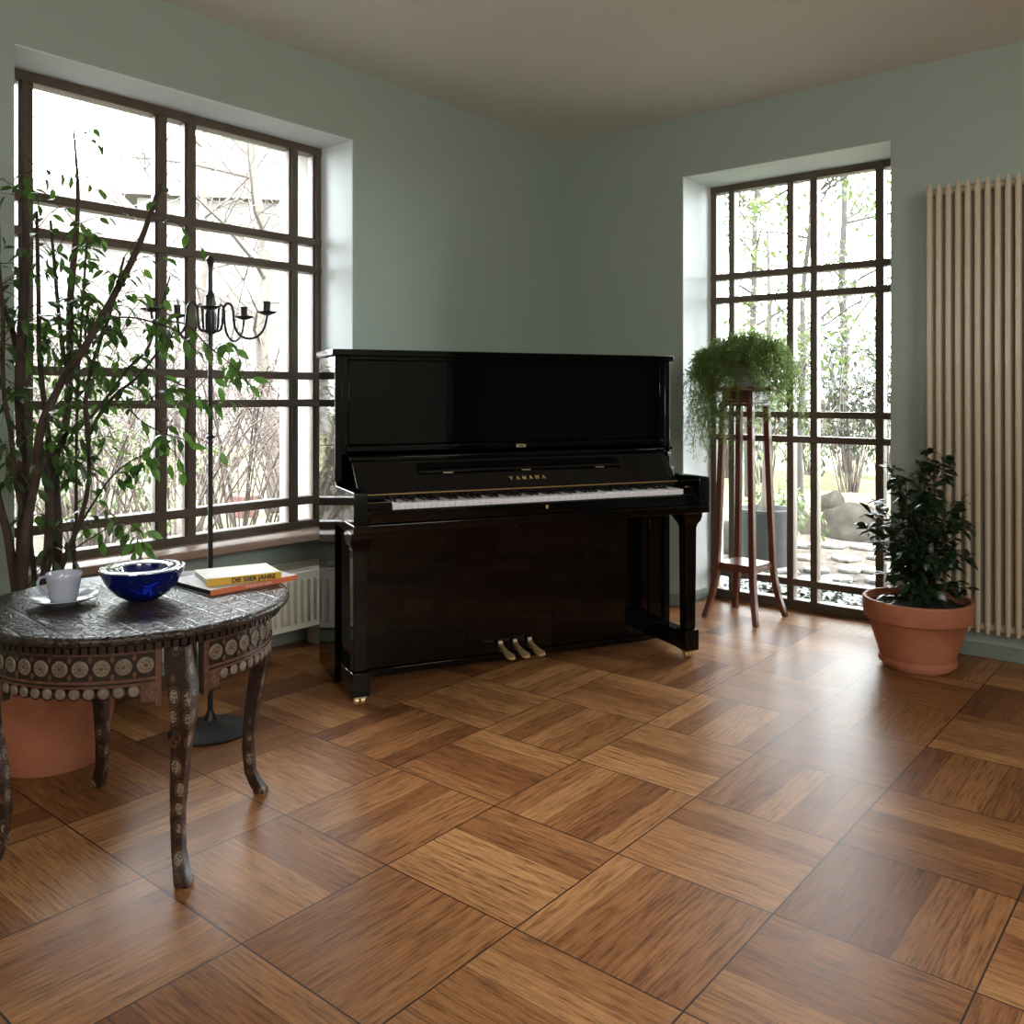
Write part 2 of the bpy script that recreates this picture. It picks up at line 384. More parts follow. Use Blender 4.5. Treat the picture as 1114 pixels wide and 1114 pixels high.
def bar_frame(axis, pos, spans_v, spans_h, lo, hi, zlo, zhi, dep=.06):
    mb = MB()
    for c, wd in spans_v:
        a = (pos-dep/2, c-wd/2, zlo) if axis == 'x' else (c-wd/2, pos-dep/2, zlo)
        bb = (pos+dep/2, c+wd/2, zhi) if axis == 'x' else (c+wd/2, pos+dep/2, zhi)
        mb.box(a, bb)
    for z, wd in spans_h:
        e = .004
        a = (pos-dep/2-e, lo, z-wd/2) if axis == 'x' else (lo, pos-dep/2-e, z-wd/2)
        bb = (pos+dep/2+e, hi, z+wd/2) if axis == 'x' else (hi, pos+dep/2+e, z+wd/2)
        mb.box(a, bb)
    return mb
w1 = thing('window_1', None, None, (0,0,0), kind='structure')
vs = [(LY0+.02, .04), (1.36, .034), (1.879, .036), (2.009, .034), (2.529, .032), (LY1-.018, .036)]
hs = [(.522, .05), (.640, .036), (1.094, .034), (1.220, .034), (1.72, .034), (1.85, .034), (WT-.02, .04)]
bar_frame('x', XLW, vs, hs, LY0, LY1, .497, WT).build('window_frame', M['frame'], w1, .004)
# slim casement beads
q = MB()
for (a, _), (b_, _) in zip(vs, vs[1:]):
    for (z0, _), (z1, _) in zip(hs, hs[1:]):
        for (y0, y1, za, zb) in ((a+.018, a+.026, z0+.018, z1-.018), (b_-.026, b_-.018, z0+.018, z1-.018)):
            q.box((XLW+.0, y0, za), (XLW+.018, y1, zb))
q.build('glazing_bead', M['frame'], w1)
MB().box((XLW-.003, LY0, .5), (XLW+.003, LY1, WT)).build('window_pane', M['glass'], w1)
MB().box((XLW+.03, LY0, .482), (XL-.045, LY1, .515)).build('window_sill', M['sill'], w1, .006)
w2 = thing('window_2', None, None, (0,0,0), kind='structure')
vs2 = [(RX0+.018, .036), (-2.213, .034), (-1.878, .036), (-1.751, .036), (-1.419, .040), (RX1-.018, .036)]
hs2 = [(.025, .05), (.142, .036), (.897, .034), (1.027, .034), (1.66, .034), (1.79, .034), (WT-.02, .04)]
bar_frame('y', YBW, vs2, hs2, RX0, RX1, 0, WT).build('window_frame', M['frame'], w2, .004)
MB().box((RX0, YBW-.003, .01), (RX1, YBW+.003, WT)).build('window_pane', M['glass'], w2)

# ------------------------------------------------------------------ radiators
def panel_radiator():
    t = thing('panel_radiator', 'low cream panel radiator under the left window, behind the carved round table', 'radiator', (XLW+.07, 1.45, 0), 0)
    L = 1.22; z0, z1 = .105, .360
    m = MB(); m.box((.10, 0, z0), (.15, L, z1)); m.build('front_panel', M['rad2'], t, .006)
    n = int(L/.035)
    m = MB()
    for k in range(1, n):
        y = k*.035+.005
        m.prism([(.15, y-.012), (.157, y-.007), (.157, y+.007), (.15, y+.012)], z0+.03, z1-.04, 'xy')
    m.build('rib_panel', M['rad2'], t, .002)
    m = MB(); m.box((0, 0, z0+.01), (.03, L, z1)); m.build('rear_panel', M['rad2'], t, .004)
    m = MB()
    m.box((0, 0, z1), (.008, L, z1+.012)); m.box((.142, 0, z1), (.15, L, z1+.012))
    for k in range(int(L/.022)+1):
        m.box((.008, k*.022, z1+.002), (.142, k*.022+.007, z1+.010))
    m.build('top_grille', M['rad2'], t)
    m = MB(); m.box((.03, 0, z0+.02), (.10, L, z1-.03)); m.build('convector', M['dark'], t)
    m = MB(); m.box((0, L, z0), (.15, L+.006, z1+.012)); m.build('side_cover', M['rad2'], t, .002)
    for y in (.1, L-.1):
        m = MB(); m.box((.02, y-.015, 0), (.12, y+.015, z0+.02)); m.build('foot', M['rad2'], t)
panel_radiator()
def tube_radiator():
    t = thing('column_radiator', 'tall cream tubular radiator on the wall behind the terracotta pot', 'radiator', (0, YB, 0), 0)
    z0, z1 = .115, 2.05
    m = MB(); m.tube([(0, 0, z0+.012), (0, 0, z0+.05), (0, 0, z1-.05), (0, 0, z1)], [.008, .0125, .0125, .008], 12)
    first = None
    for k in range(22):
        x = -1.0785+k*.0382
        if first is None: first = m.build('tube', M['rad'], t); first.location = (x, -.095, 0)
        else: copy_part(first, t, (x, -.095, 0))
    m = MB(); m.tube([(0,0,z0+.02),(0,0,z1-.02)], .0125, 10)
    r2 = None
    for k in range(22):
        x = -1.0785+k*.0382
        if r2 is None: r2 = m.build('tube', M['rad'], t); r2.location = (x, -.045, 0)
        else: copy_part(r2, t, (x, -.045, 0))
    for z in (z0+.035, z1-.035):
        m = MB(); m.tube([(-1.10, -.068, z), (-1.0785+21*.0382+.02, -.068, z)], .019, 12); m.build('header_pipe', M['rad'], t)
    for z in (.3, 1.85):
        for x_ in (-.9, -.5): MB().box((x_, -.05, z-.02), (x_+.02, 0, z+.02)).build('bracket', M['rad'], t)
tube_radiator()

# ------------------------------------------------------------------ piano
PC = CW(.0183, 3.735)
P = thing('upright_piano', 'large polished black upright piano between the two windows', 'piano', (PC.x, PC.y, 0), AX+.4201)
K = M['piano']; HW = .765; BD = .285
for s in (-1, 1):
    MB().box((s*HW-(.028 if s > 0 else 0), 0, .028), (s*HW+(.028 if s < 0 else 0), BD, 1.283)).build('side_panel', K, P, .003, seg=3)
MB().box((-HW+.028, BD-.03, .04), (HW-.028, BD-.004, 1.283)).build('back_panel', K, P)
m = MB(); m.box((-.777, -.014, 1.283), (.777, BD+.006, 1.308)); m.build('lid', K, P, .004, seg=3)
# front frame of the upper door
m = MB(); m.box((-.737, .004, .90), (-.712, .03, 1.283)); m.box((.712, .004, .90), (.737, .03, 1.283)); m.box((-.712, .004, 1.268), (.712, .03, 1.283))
m.build('front_frame', K, P, .002)
MB().box((-.71, .010, .938), (.71, .03, 1.267)).build('upper_panel', K, P, .003)
m = MB(); m.prism([(.004, .905), (-.006, .912), (-.006, .930), (.006, .937), (.03, .937), (.03, .905)], -.722, .722, 'yz'); m.build('panel_rail', K, P, .0015)
m = MB(); m.prism([(.03, .872), (-.030, .872), (-.036, .878), (-.036, .890), (-.028, .896), (.03, .896)], -.715, .715, 'yz'); m.build('music_rail', K, P, .0015)
# fallboard, leaning, with a shelf recess
def fy(z): return -.028 - (.880-z)/(.880-.760)*.115
m = MB(); m.prism([(fy(.880), .880), (fy(.760), .760), (fy(.760)+.012, .755), (.02, .80), (.02, .88)], -.708, .708, 'yz'); m.build('fallboard', K, P, .002)
m = MB(); m.prism([(fy(.862)-.004, .862), (fy(.829)-.010, .829), (fy(.829)-.004, .824), (fy(.824)+.002, .824), (fy(.862)+.002, .864)], -.453, .455, 'yz'); m.build('music_shelf', K, P, .001)
for x in (-.335, .005, .35):
    m = MB(); m.box((x-.019, fy(.826)-.0125, .8235), (x+.019, fy(.826)-.004, .8275)); m.build('hinge', M['palebrass'], P)
m = MB(); m.box((-.706, fy(.760)-.002, .7545), (.706, fy(.760)+.010, .7585)); m.build('felt_strip', M['gilt'], P)
m = MB(); m.box((-.712, -.12, .70), (.712, -.10, .757)); m.build('name_board', M['felt'], P)
# raised letters on the fallboard
def letters(mb, word, W_, h, gap, th, place):
    n = len(word); x = 0
    out = []
    def bar(a, b, w, serif=()):
        out.append((a, b, w))
    tot = n*W_+(n-1)*gap; x = -tot/2
    for ch in word:
        st = .26*W_; tn = .13*W_; sf = .10*h
        def L(p, q, w): out.append(((x+p[0]*W_, p[1]*h), (x+q[0]*W_, q[1]*h), w))
        if ch == 'Y': L((.05,1),(.5,.48),st); L((.95,1),(.5,.48),tn); L((.5,.5),(.5,0),st); L((-.08,.96),(.25,.96),sf); L((.75,.96),(1.08,.96),sf); L((.25,.04),(.75,.04),sf)
        if ch == 'A': L((.10,0),(.5,1),tn); L((.5,1),(.88,0),st); L((.25,.33),(.75,.33),tn); L((-.06,.04),(.28,.04),sf); L((.68,.04),(1.08,.04),sf)
        if ch == 'M': L((.1,0),(.12,1),tn); L((.12,1),(.5,.1),st); L((.5,.1),(.88,1),tn); L((.9,1),(.92,0),st); L((-.05,.04),(.25,.04),sf); L((.75,.04),(1.08,.04),sf)
        if ch == 'H': L((.16,0),(.16,1),st); L((.84,0),(.84,1),st); L((.16,.5),(.84,.5),tn)
        if ch == 'H': L((-.02,.04),(.34,.04),sf); L((.66,.04),(1.02,.04),sf); L((-.02,.96),(.34,.96),sf); L((.66,.96),(1.02,.96),sf)
        x += W_+gap
    for a, b, w in out:
        a = Vector((a[0], a[1])); b = Vector((b[0], b[1])); d = (b-a).normalized(); pn = Vector((-d.y, d.x))*w/2
        quad = [a+pn, a-pn, b-pn, b+pn]
        lo = [mb.v(place(q.x, q.y, 0)) for q in quad]; hi = [mb.v(place(q.x, q.y, th)) for q in quad]
        mb.f(lo); mb.f(hi[::-1])
        for k in range(4): mb.f([lo[k], lo[(k+1)%4], hi[(k+1)%4], hi[k]])
sl = Vector((0, -.115, -.12)).normalized(); nf = Vector((0, -.12, .115)).normalized()
m = MB(); letters(m, 'YAMAHA', .0155, .0165, .0135, .0012, lambda x, y, t_: Vector((x, fy(.789), .789)) - sl*y + nf*t_)
m.build('gold_lettering', M['gold'], P, 0)
# keys
kx0, kx1 = -.617, .645; KW = (kx1-kx0)/52
m = MB(); m.box((-KW/2+.0005, -.277, .7145), (KW/2-.0005, -.122, .7355)); wk = m.build('white_key', M['ivory'], P, .001); wk.location = (kx0+KW/2, 0, 0)
for k in range(1, 52): copy_part(wk, P, (kx0+KW*(k+.5), 0, 0))
m = MB(); m.prism([(-.225, .735), (-.222, .744), (-.215, .7475), (-.122, .7475), (-.122, .735)], -.0052, .0052, 'yz'); bk = None
for k in range(51):
    if (k % 7) in (1, 4): continue         # A0 B0 | C D E F G A B ...
    x = kx0+KW*(k+1)
    if bk is None: bk = m.build('black_key', M['ebony'], P, .0008); bk.location = (x, 0, 0)
    else: copy_part(bk, P, (x, 0, 0))
MB().box((-.712, -.274, .667), (.712, -.10, .7135)).build('key_frame', M['felt'], P)
for a, b_ in ((-.711, kx0-.001), (kx1+.001, .711)):
    MB().box((a, -.272, .7137), (b_, -.125, .7415)).build('key_block', K, P, .002)
MB().tube([(.668, -.255, .7425), (.70, -.255, .7425)], .002, 8).build('key_block_plate', M['steel'], P)
MB().box((-.711, -.289, .668), (.711, -.2745, .7125)).build('key_slip', K, P, .003)
MB().box((-HW, -.297, .6335), (HW, .012, .6675)).build('key_bed', K, P, .004, seg=3)
for s in (-1, 1):
    m = MB(); prof = [(.0, .668), (-.296, .668), (-.296, .777), (-.2945, .7815), (-.290, .784), (-.02, .784), (.0, .80)]
    xa, xb = (s*.7125, s*.765)
    m.prism(prof, min(xa, xb), max(xa, xb), 'yz'); m.build('arm', K, P, .003, seg=3)
    # side panel scroll above each arm
m = MB(); m.prism([(.0, .90), (-.012, .895), (-.012, .885), (0, .88)], .742, .770, 'yz'); m.build('side_moulding', K, P)
m = MB(); m.box((.742, -.02, .855), (.756, .0, .876)); m.box((.748, -.035, .795), (.762, -.005, .81)); m.build('fallboard_hinge_plate', M['steel'], P, .002)
# lower case
MB().box((-.737, .018, .055), (.66, .035, .634)).build('lower_panel', K, P, .003)
MB().box((.662, .010, .03), (.70, .036, .634)).build('lower_stile', K, P, .002)
MB().box((.702, .018, .055), (.737, .035, .634)).build('lower_side_panel', K, P, .002)
MB().box((-.737, .008, .028), (.662, .036, .054)).build('bottom_rail', K, P, .002)
MB().box((-.737, .036, .028), (.737, BD-.03, .045)).build('bottom_board', K, P)
for s in (-1, 1):
    c = s*.722
    m = MB(); st = [(.6335, .052), (.612, .052), (.603, .047), (.592, .041), (.578, .032), (.560, .0275), (.40, .0265), (.125, .0245)]
    rings = []
    for z, hw_ in st:
        xx = min(c+hw_, HW-.002) if s > 0 else c+hw_; xn = max(c-hw_, -HW+.002) if s < 0 else c-hw_
        rings.append([m.v(q) for q in ((xn, -.197-hw_, z), (xx, -.197-hw_, z), (xx, -.197+hw_, z), (xn, -.197+hw_, z))])
    for A, B_ in zip(rings, rings[1:]):
        for k in range(4): m.f([A[k], A[(k+1)%4], B_[(k+1)%4], B_[k]])
    m.f(rings[0]); m.f(rings[-1][::-1])
    m.build('leg', K, P, .003)
    x0 = c-.034; x1 = c+.034
    m = MB(); m.box((x0, -.233, .036), (x1, -.160, .124)); m.prism([(-.16, .036), (-.16, .112), (.016, .112), (.016, .036)], x0+.004, x1-.004, 'yz')
    m.build('toe_block', K, P, .003)
    ca = MB(); ca.box((c-.024, -.222, .028), (c+.024, -.175, .036)); ca.build('caster_plate', M['palebrass'], P, .001)
    for dx in (-.011, .011):
        ca = MB(); ca.tube([(c+dx-.009, -.200, .0155), (c+dx-.006, -.200, .0155), (c+dx+.006, -.200, .0155), (c+dx+.009, -.200, .0155)], [.013, .0155, .0155, .013], 20); ca.build('caster_wheel', M['brass'], P)
# pedals
for x in (-.074, -.008, .060):
    m = MB()
    m.prism([(-.010, .100), (-.010, .088), (.008, .088), (.008, .112), (-.004, .112)], x-.0095, x+.0095, 'yz'); m.build('pedal_neck', M['palebrass'], P, .002)
    m = MB()
    pr = [(-.008, .0085, .098), (-.035, .008, .090), (-.06, .011, .083), (-.085, .0165, .079), (-.105, .019, .077), (-.120, .0155, .075), (-.127, .007, .074)]
    tp = [[m.v((x-w_, y, z)), m.v((x, y, z+.004)), m.v((x+w_, y, z))] for y, w_, z in pr]
    bt = [[m.v((x-w_, y, z-.009)), m.v((x, y, z-.010)), m.v((x+w_, y, z-.009))] for y, w_, z in pr]
    for i in range(len(pr)-1):
        for j in (0, 1):
            m.f([tp[i][j], tp[i+1][j], tp[i+1][j+1], tp[i][j+1]], True); m.f([bt[i][j], bt[i][j+1], bt[i+1][j+1], bt[i+1][j]], True)
        m.f([tp[i][0], bt[i][0], bt[i+1][0], tp[i+1][0]], True); m.f([tp[i][2], tp[i+1][2], bt[i+1][2], bt[i][2]], True)
    m.f([tp[-1][0], bt[-1][0], bt[-1][1], tp[-1][1]]); m.f([tp[-1][1], bt[-1][1], bt[-1][2], tp[-1][2]]); m.f([tp[0][0], tp[0][1], tp[0][2], bt[0][2], bt[0][1], bt[0][0]])
    m.build('pedal', M['brass'], P)
    m = MB(); m.prism([(.008, .066), (-.03, .072), (-.03, .079), (.008, .085)], x-.0105, x-.0065, 'yz'); m.build('pedal_bracket', M['steel'], P)
# small fittings
m = MB(); m.box((-.004, -.012, .912), (.038, -.0055, .926)); a = m.build('lock_plate', M['palebrass'], P, .001)
MB().box((.006, -.0128, .917), (.028, -.0118, .9215)).build('plate_engraving', M['ink'], a)
m = MB(); m.prism([(-.0045, .703), (.0045, .703), (.006, .698), (.0035, .691), (0, .687), (-.0035, .691), (-.006, .698)], -.2915, -.2885, 'xz'); m.build('keyhole_plate', M['gold'], P)
m = MB(); m.lathe([(0, -.014), (.004, -.012), (.006, -.006), (.003, 0), (.003, .006)], 12, (-.006, -.003, .598)); m.box((-.008, -.005, .600), (-.004, .019, .604)); m.build('panel_catch', M['steel'], P)

# ------------------------------------------------------------------ round table
kz = EYE-.60
TC = CW(-1.8433*kz, 4.3755*kz)
TB = thing('round_side_table', 'round dark carved side table with bone inlaid apron and curved legs', 'table', (TC.x, TC.y, 0), AX)
TR = .7289*kz
m = MB(); m.lathe([(0, .578), (TR-.012, .578), (TR-.004, .582), (TR, .588), (TR, .594), (TR-.004, .5985), (TR-.02, .6), (0, .6)], 96); m.build('table_top', M['tabletop'], TB, sharp=50)
# grooved under-rim
m = MB(); n = 120
for k in range(n):
    a = 2*pi*k/n; r0, r1 = TR-.052, TR-.022
    m.M = Matrix.Rotation(a, 4, 'Z'); m.box((r0, -.0062, .560), (r1, .0062, .5785))
m.M = Matrix.Identity(4); m.lathe([(TR-.060, .556), (TR-.040, .556), (TR-.026, .578), (TR-.060, .578)], 72, cap=False)
m.build('fluted_rim', M['tabledark'], TB)
RA = TR-.05
legang = [R(-50), R(40), R(130), R(-140)]
def arc_strip(mb, r0, r1, a0, a1, z0, z1, n=14):
    for k in range(n):
        A0 = a0+(a1-a0)*k/n; A1 = a0+(a1-a0)*(k+1)/n
        q = [mb.v((r*cos(a), r*sin(a), z)) for z in (z0, z1) for r, a in ((r0, A0), (r1, A0), (r1, A1), (r0, A1))]
        for i in ((3,2,1,0),(4,5,6,7),(0,1,5,4),(1,2,6,5),(2,3,7,6),(3,0,4,7)): mb.f([q[j] for j in i])
for i, a in enumerate(legang):
    a0, a1 = a+R(10), a+R(80)
    m = MB(); m.mi = 0; arc_strip(m, RA-.02, RA, a0-R(2), a1+R(2), .480, .557)
    m.mi = 1; arc_strip(m, RA-.001, RA+.002, a0, a1, .548, .553); arc_strip(m, RA-.001, RA+.003, a0, a1, .486, .492); arc_strip(m, RA-.001, RA+.003, a0, a1, .476, .481)
    for q_ in (a0-R(.6), a1+R(.6)): arc_strip(m, RA-.02, RA+.004, q_-R(1.1), q_+R(1.1), .425, .557, 2)
    # medallions and lozenges
    nm = 9
    for k in range(nm):
        c = a0+(a1-a0)*(k+.5)/nm
        m.M = Matrix.Rotation(c, 4, 'Z') @ Matrix.Translation((RA, 0, .520)) @ Matrix.Rotation(pi/2, 4, 'Y')
        m.mi = 2; m.lathe([(0, .0035), (.0165, .0035), (.019, .001)], 16, smooth=False, cap=False)
        m.mi = 1; m.lathe([(0, .0042), (.005, .0042), (.005, .003)], 8, smooth=False, cap=False)
        for j in range(8):
            b_ = j*pi/4; m.mi = 0; cx_, cy_ = .0105*cos(b_), .0105*sin(b_)
            m.lathe([(0, .0042), (.0018, .0042), (.0018, .003)], 5, (cx_, cy_, 0), smooth=False, cap=False)
        m.M = Matrix.Rotation(c+(a1-a0)/nm/2, 4, 'Z') @ Matrix.Translation((RA, 0, .520)) @ Matrix.Rotation(pi/2, 4, 'Y')
        if k < nm-1:
            m.mi = 1
            for sx in (-1, 1): m.prism([(sx*.030, 0), (sx*.018, -.0055), (sx*.011, 0), (sx*.018, .0055)][::sx], 0, .003, 'xy')
    m.M = Matrix.Identity(4)
    m.build('apron', [M['tabledark'], M['inlayred'], M['inlay']], TB)
    m = MB(); nd = 13
    for k in range(nd):
        c = a0+(a1-a0)*(k+.5)/nd
        if k in (0, nd-1):
            m.mi = 0; arc_strip(m, RA-.016, RA, c-R(3.6), c+R(3.6), .430, .481, 2)
            m.mi = 1; arc_strip(m, RA-.003, RA+.002, c-R(3.0), c+R(3.0), .436, .478, 2)
            m.M = Matrix.Rotation(c, 4, 'Z') @ Matrix.Translation((RA+.002, 0, .457)) @ Matrix.Rotation(pi/2, 4, 'Y')
            m.mi = 2
            for j in range(8):
                b_ = j*pi/4; m.prism([(.004*cos(b_-.3), .004*sin(b_-.3)), (.013*cos(b_), .013*sin(b_)), (.004*cos(b_+.3), .004*sin(b_+.3))], 0, .002, 'xy')
            m.M = Matrix.Identity(4); continue
        m.M = Matrix.Rotation(c, 4, 'Z') @ Matrix.Translation((RA-.014, 0, .463)) @ Matrix.Rotation(pi/2, 4, 'Y')
        m.mi = 0; m.lathe([(0, 0), (.0155, 0), (.0155, .013), (.013, .0135)], 14, smooth=False, cap=False)
        m.mi = 2; m.lathe([(.0125, .0135), (.010, .016), (0, .0175)], 14, smooth=False, cap=False)
        m.M = Matrix.Identity(4)
        # sprig between
    m.build('scalloped_edge', [M['tabledark'], M['inlayred'], M['inlay']], TB)
    # cabriole leg: square section, inlaid faces
    m = MB(); prof = [(.555, RA-.010, .030, .030), (.50, RA-.004, .031, .031), (.455, RA+.010, .029, .030), (.41, RA+.014, .026, .027), (.36, RA+.008, .0235, .024), (.30, RA-.004, .0205, .021),
                      (.22, RA-.018, .018, .018), (.14, RA-.026, .0155, .016), (.07, RA-.020, .015, .016), (.03, RA-.002, .017, .019), (.012, RA+.010, .019, .022), (0, RA+.012, .018, .021)]
    if True:
        m.M = Matrix.Rotation(a, 4, 'Z')
        rg = []
        for z, rc, hx, hy in prof: rg.append([m.v((rc-.006+q_*hx*1.30, p_*hx*1.30, z)) for q_, p_ in ((-1, 0), (0, -1), (1, 0), (0, 1))])
        for A, B_ in zip(rg, rg[1:]):
            for k in range(4):
                m.mi = 1
                m.f([A[k], A[(k+1)%4], B_[(k+1)%4], B_[k]], True)
        m.mi = 0; m.f(rg[0]); m.f(rg[-1][::-1])
    m.build('leg', [M['tabledark'], M['inlaidwood']], TB, .003, sharp=50)

# blue glass bowl
bp = CW(-.957, 2.31, .60)
BW = thing('glass_bowl', 'thick cobalt blue glass bowl with a wide pale rim on the carved table', 'bowl', bp)
m = MB(); m.lathe([(0, .001), (.034, .001), (.040, .004), (.064, .018), (.084, .040), (.097, .064), (.1035, .080), (.105, .084)], 64, cap=False)
m.lathe([(.062, .083), (.060, .074), (.050, .052), (.030, .035), (0, .030)], 64, cap=False); m.build('bowl_body', M['blue'], BW, sharp=60)
m = MB(); m.lathe([(.105, .084), (.1045, .0865), (.100, .0880), (.085, .0875), (.070, .0865), (.063, .0845), (.062, .083)], 64, cap=False); m.build('rim', M['rimglass'], BW, sharp=60)

# cup and saucer
sp = CW(-1.137, 2.262, .60)
m = MB(); m.lathe([(0, .004), (.026, .004), (.028, .001), (.034, .001), (.036, .004), (.060, .010), (.080, .0185), (.083, .0205), (.0825, .022), (.078, .0210), (.056, .0135), (.036, .009), (0, .009)], 56, cap=False)
so = tag(m.build('saucer', M['china'], None, sharp=60), 'white china saucer under the cup on the carved table', 'saucer'); so.location = sp
CP = thing('teacup', 'white china cup standing in its saucer beside the blue bowl', 'cup', sp+Vector((0, 0, .0095)), AX)
m = MB(); m.lathe([(0, .002), (.024, .002), (.026, 0), (.030, .0005), (.033, .006), (.0365, .030), (.040, .055), (.0428, .070), (.0420, .0708), (.0405, .069), (.0375, .050), (.034, .02), (.030, .008), (0, .006)], 48, cap=False)
m.build('cup_body', M['china'], CP, sharp=60)
hd = [(-.038, 0, .056), (-.048, -.002, .0605), (-.058, -.003, .058), (-.064, -.004, .048), (-.063, -.004, .036), (-.056, -.003, .024), (-.045, -.001, .017), (-.0345, 0, .016)]
MB().tube([Vector(p) for p in hd], [.0038, .0036, .0036, .0036, .0036, .0036, .0038, .004], 10).build('handle', M['china'], CP)

# books
def txt_mesh(s_, size, name, m_, parent, loc, rot, bold=.0, ext=.0002, squeeze=1):
    c = bpy.data.curves.new(name, 'FONT'); c.body = s_; c.size = size; c.extrude = ext; c.offset = bold; c.space_character = 1.0
    o = bpy.data.objects.new(name, c); COL.objects.link(o); dg = bpy.context.evaluated_depsgraph_get(); dg.update()
    me = bpy.data.meshes.new_from_object(o.evaluated_get(dg)); bpy.data.objects.remove(o); me.materials.clear(); me.materials.append(m_)
    q = bpy.data.objects.new(name, me); COL.objects.link(q); q.parent = parent; q.location = loc; q.rotation_euler = rot; q.scale = (squeeze, 1, 1)
    return q
def book(label, near, right, left, z, th, covermat, spinemat, edgemat):
    a = CW(*near); b_ = CW(*right); c = CW(*left)
    L = (b_-a).length; Wd = (c-a).length; rz = math.atan2((b_-a).y, (b_-a).x)
    t = thing('book', label, 'book', (a.x, a.y, z), rz)
    m = MB(); m.box((.002, .002, .0013), (L-.002, Wd-.003, th-.0013)); m.build('page_block', edgemat, t)
    m = MB(); m.box((0, .0, th-.0013), (L, Wd, th)); m.build('front_cover', covermat, t, .0004)
    m = MB(); m.box((0, 0, 0), (L, Wd, .0013)); m.build('back_cover', covermat, t, .0004)
    m = MB(); m.box((0, -.0012, 0), (L, .0015, th)); m.build('spine', spinemat, t, .0005)
    return t, L, Wd
b1, L1, W1 = book('large thin orange-spined book lying flat at the table edge under a smaller book', (-.796, 2.354), (-.6176, 2.56), (-.947, 2.52), .60, .0145, M['greycover'], M['orange'], M['paperdark'])
txt_mesh('WOHNEN UND LEBEN', .0088, 'spine_title', M['whiteink'], b1, (.105, -.0015, .0042), (pi/2, 0, 0), .0001, squeeze=.9)
b2, L2, W2 = book('small thick yellow-spined paperback with black title, on top of the orange book', (-.8234, 2.403), (-.6487, 2.509), (-.888, 2.544), .6148, .0186, M['cover'], M['yellow'], M['paper'])
txt_mesh('DIE 50ER JAHRE', .0172, 'spine_title', M['ink'], b2, (.066, -.0015, .0032), (pi/2, 0, 0), .0006, squeeze=1.02)
m = MB(); m.box((.004, .004, .0187), (L2-.004, .010, .0189)); m.box((.004, W2-.010, .0187), (L2-.004, W2-.004, .0189)); m.box((.004, .010, .0187), (.010, W2-.010, .0189)); m.box((L2-.010, .010, .0187), (L2-.004, W2-.010, .0189))
m.build('cover_border', mat('pale_yellow_border', (.72, .66, .35), .4), b2)

# ------------------------------------------------------------------ candelabra
cb = CW(-1.015, 3.0)
CA = thing('floor_candelabra', 'tall black wrought iron floor candelabra with curved arms beside the ficus', 'candle holder', (cb.x, cb.y, 0), AX)
MB().lathe([(0, 0), (.13, 0), (.135, .006), (.12, .014), (.05, .022), (.02, .04), (.010, .07), (0, .07)], 32, cap=False).build('base', M['iron'], CA)
MB().tube([(0, 0, .06), (0, 0, 1.56)], .0082, 14).build('pole', M['iron'], CA)
m = MB(); m.lathe([(.008, -.008), (.012, -.004), (.018, 0), (.012, .004), (.008, .008)], 16, (0, 0, .99), cap=False); m.build('collar', M['iron'], CA)
m = MB(); m.lathe([(.008, 1.335), (.017, 1.34), (.019, 1.36), (.019, 1.40), (.014, 1.42), (.02, 1.44), (.012, 1.47), (.008, 1.48)], 18, cap=False); m.build('hub', M['iron'], CA)
m = MB(); m.lathe([(0, .03), (.008, .028), (.016, .015), (.010, 0), (.008, -.01)], 14, (0, 0, 1.57), cap=False); m.build('finial', M['iron'], CA)
prof = [(.016, 1.345), (.036, 1.352), (.042, 1.39), (.044, 1.42), (.058, 1.44), (.074, 1.425), (.078, 1.39), (.083, 1.358), (.100, 1.332), (.130, 1.320), (.160, 1.330), (.180, 1.355), (.189, 1.39), (.190, 1.405)]
def smooth_path(pts, k=3):
    pts = [Vector(p) for p in pts]; out = []
    for i in range(len(pts)-1):
        p0 = pts[max(i-1, 0)]; p1 = pts[i]; p2 = pts[i+1]; p3 = pts[min(i+2, len(pts)-1)]
        for j in range(k):
            t = j/k; out.append(.5*((2*p1)+(-p0+p2)*t+(2*p0-5*p1+4*p2-p3)*t*t+(-p0+3*p1-3*p2+p3)*t**3))
    out.append(pts[-1]); return out
arm0 = MB().tube(smooth_path([(r_, 0, z) for r_, z in prof]), .0045, 8).build('arm', M['iron'], CA)
m = MB(); m.lathe([(0, 1.398), (.012, 1.40), (.030, 1.407), (.034, 1.411), (.030, 1.4125), (.012, 1.410), (.012, 1.44), (.014, 1.445), (.010, 1.445), (.009, 1.415), (0, 1.415)], 24, (.19, 0, 0), cap=False); cup0 = m.build('candle_cup', M['iron'], CA)
for k in range(1, 5):
    a_ = copy_part(arm0, CA); a_.rotation_euler = (0, 0, k*2*pi/5); c_ = copy_part(cup0, CA); c_.rotation_euler = (0, 0, k*2*pi/5)

# ------------------------------------------------------------------ plants
def rv(s=1.0): return Vector((ru(-1, 1), ru(-1, 1), ru(-1, 1)))*s
def spray(mb, path, n, L, w, spread=.6, start=.25, droop=.3, down=.5):
    """leaves set alternately along a twig"""
    path = [Vector(p) for p in path]
    for k in range(n):
        t = start+(1-start)*(k+rnd()*.5)/n; t = min(t, .999)*(len(path)-1); i = int(t); p = path[i].lerp(path[i+1], t-i)
        tg = (path[i+1]-path[i]).normalized()
        side = tg.cross(Vector((0, 0, 1)))
        if side.length < .1: side = rv()
        side.normalize(); side *= (-1 if k % 2 else 1)
        d = (tg*ru(.3, .9) + side*ru(.3, 1.0) + Vector((0, 0, -down*ru(.2, 1.3))) + rv(spread*.5)).normalized()
        s = ru(.75, 1.15)
        mb.leaf(p + d*.008, d, Vector((0, 0, 1))+rv(.6), L*s, w*s*ru(.85, 1.1), droop)
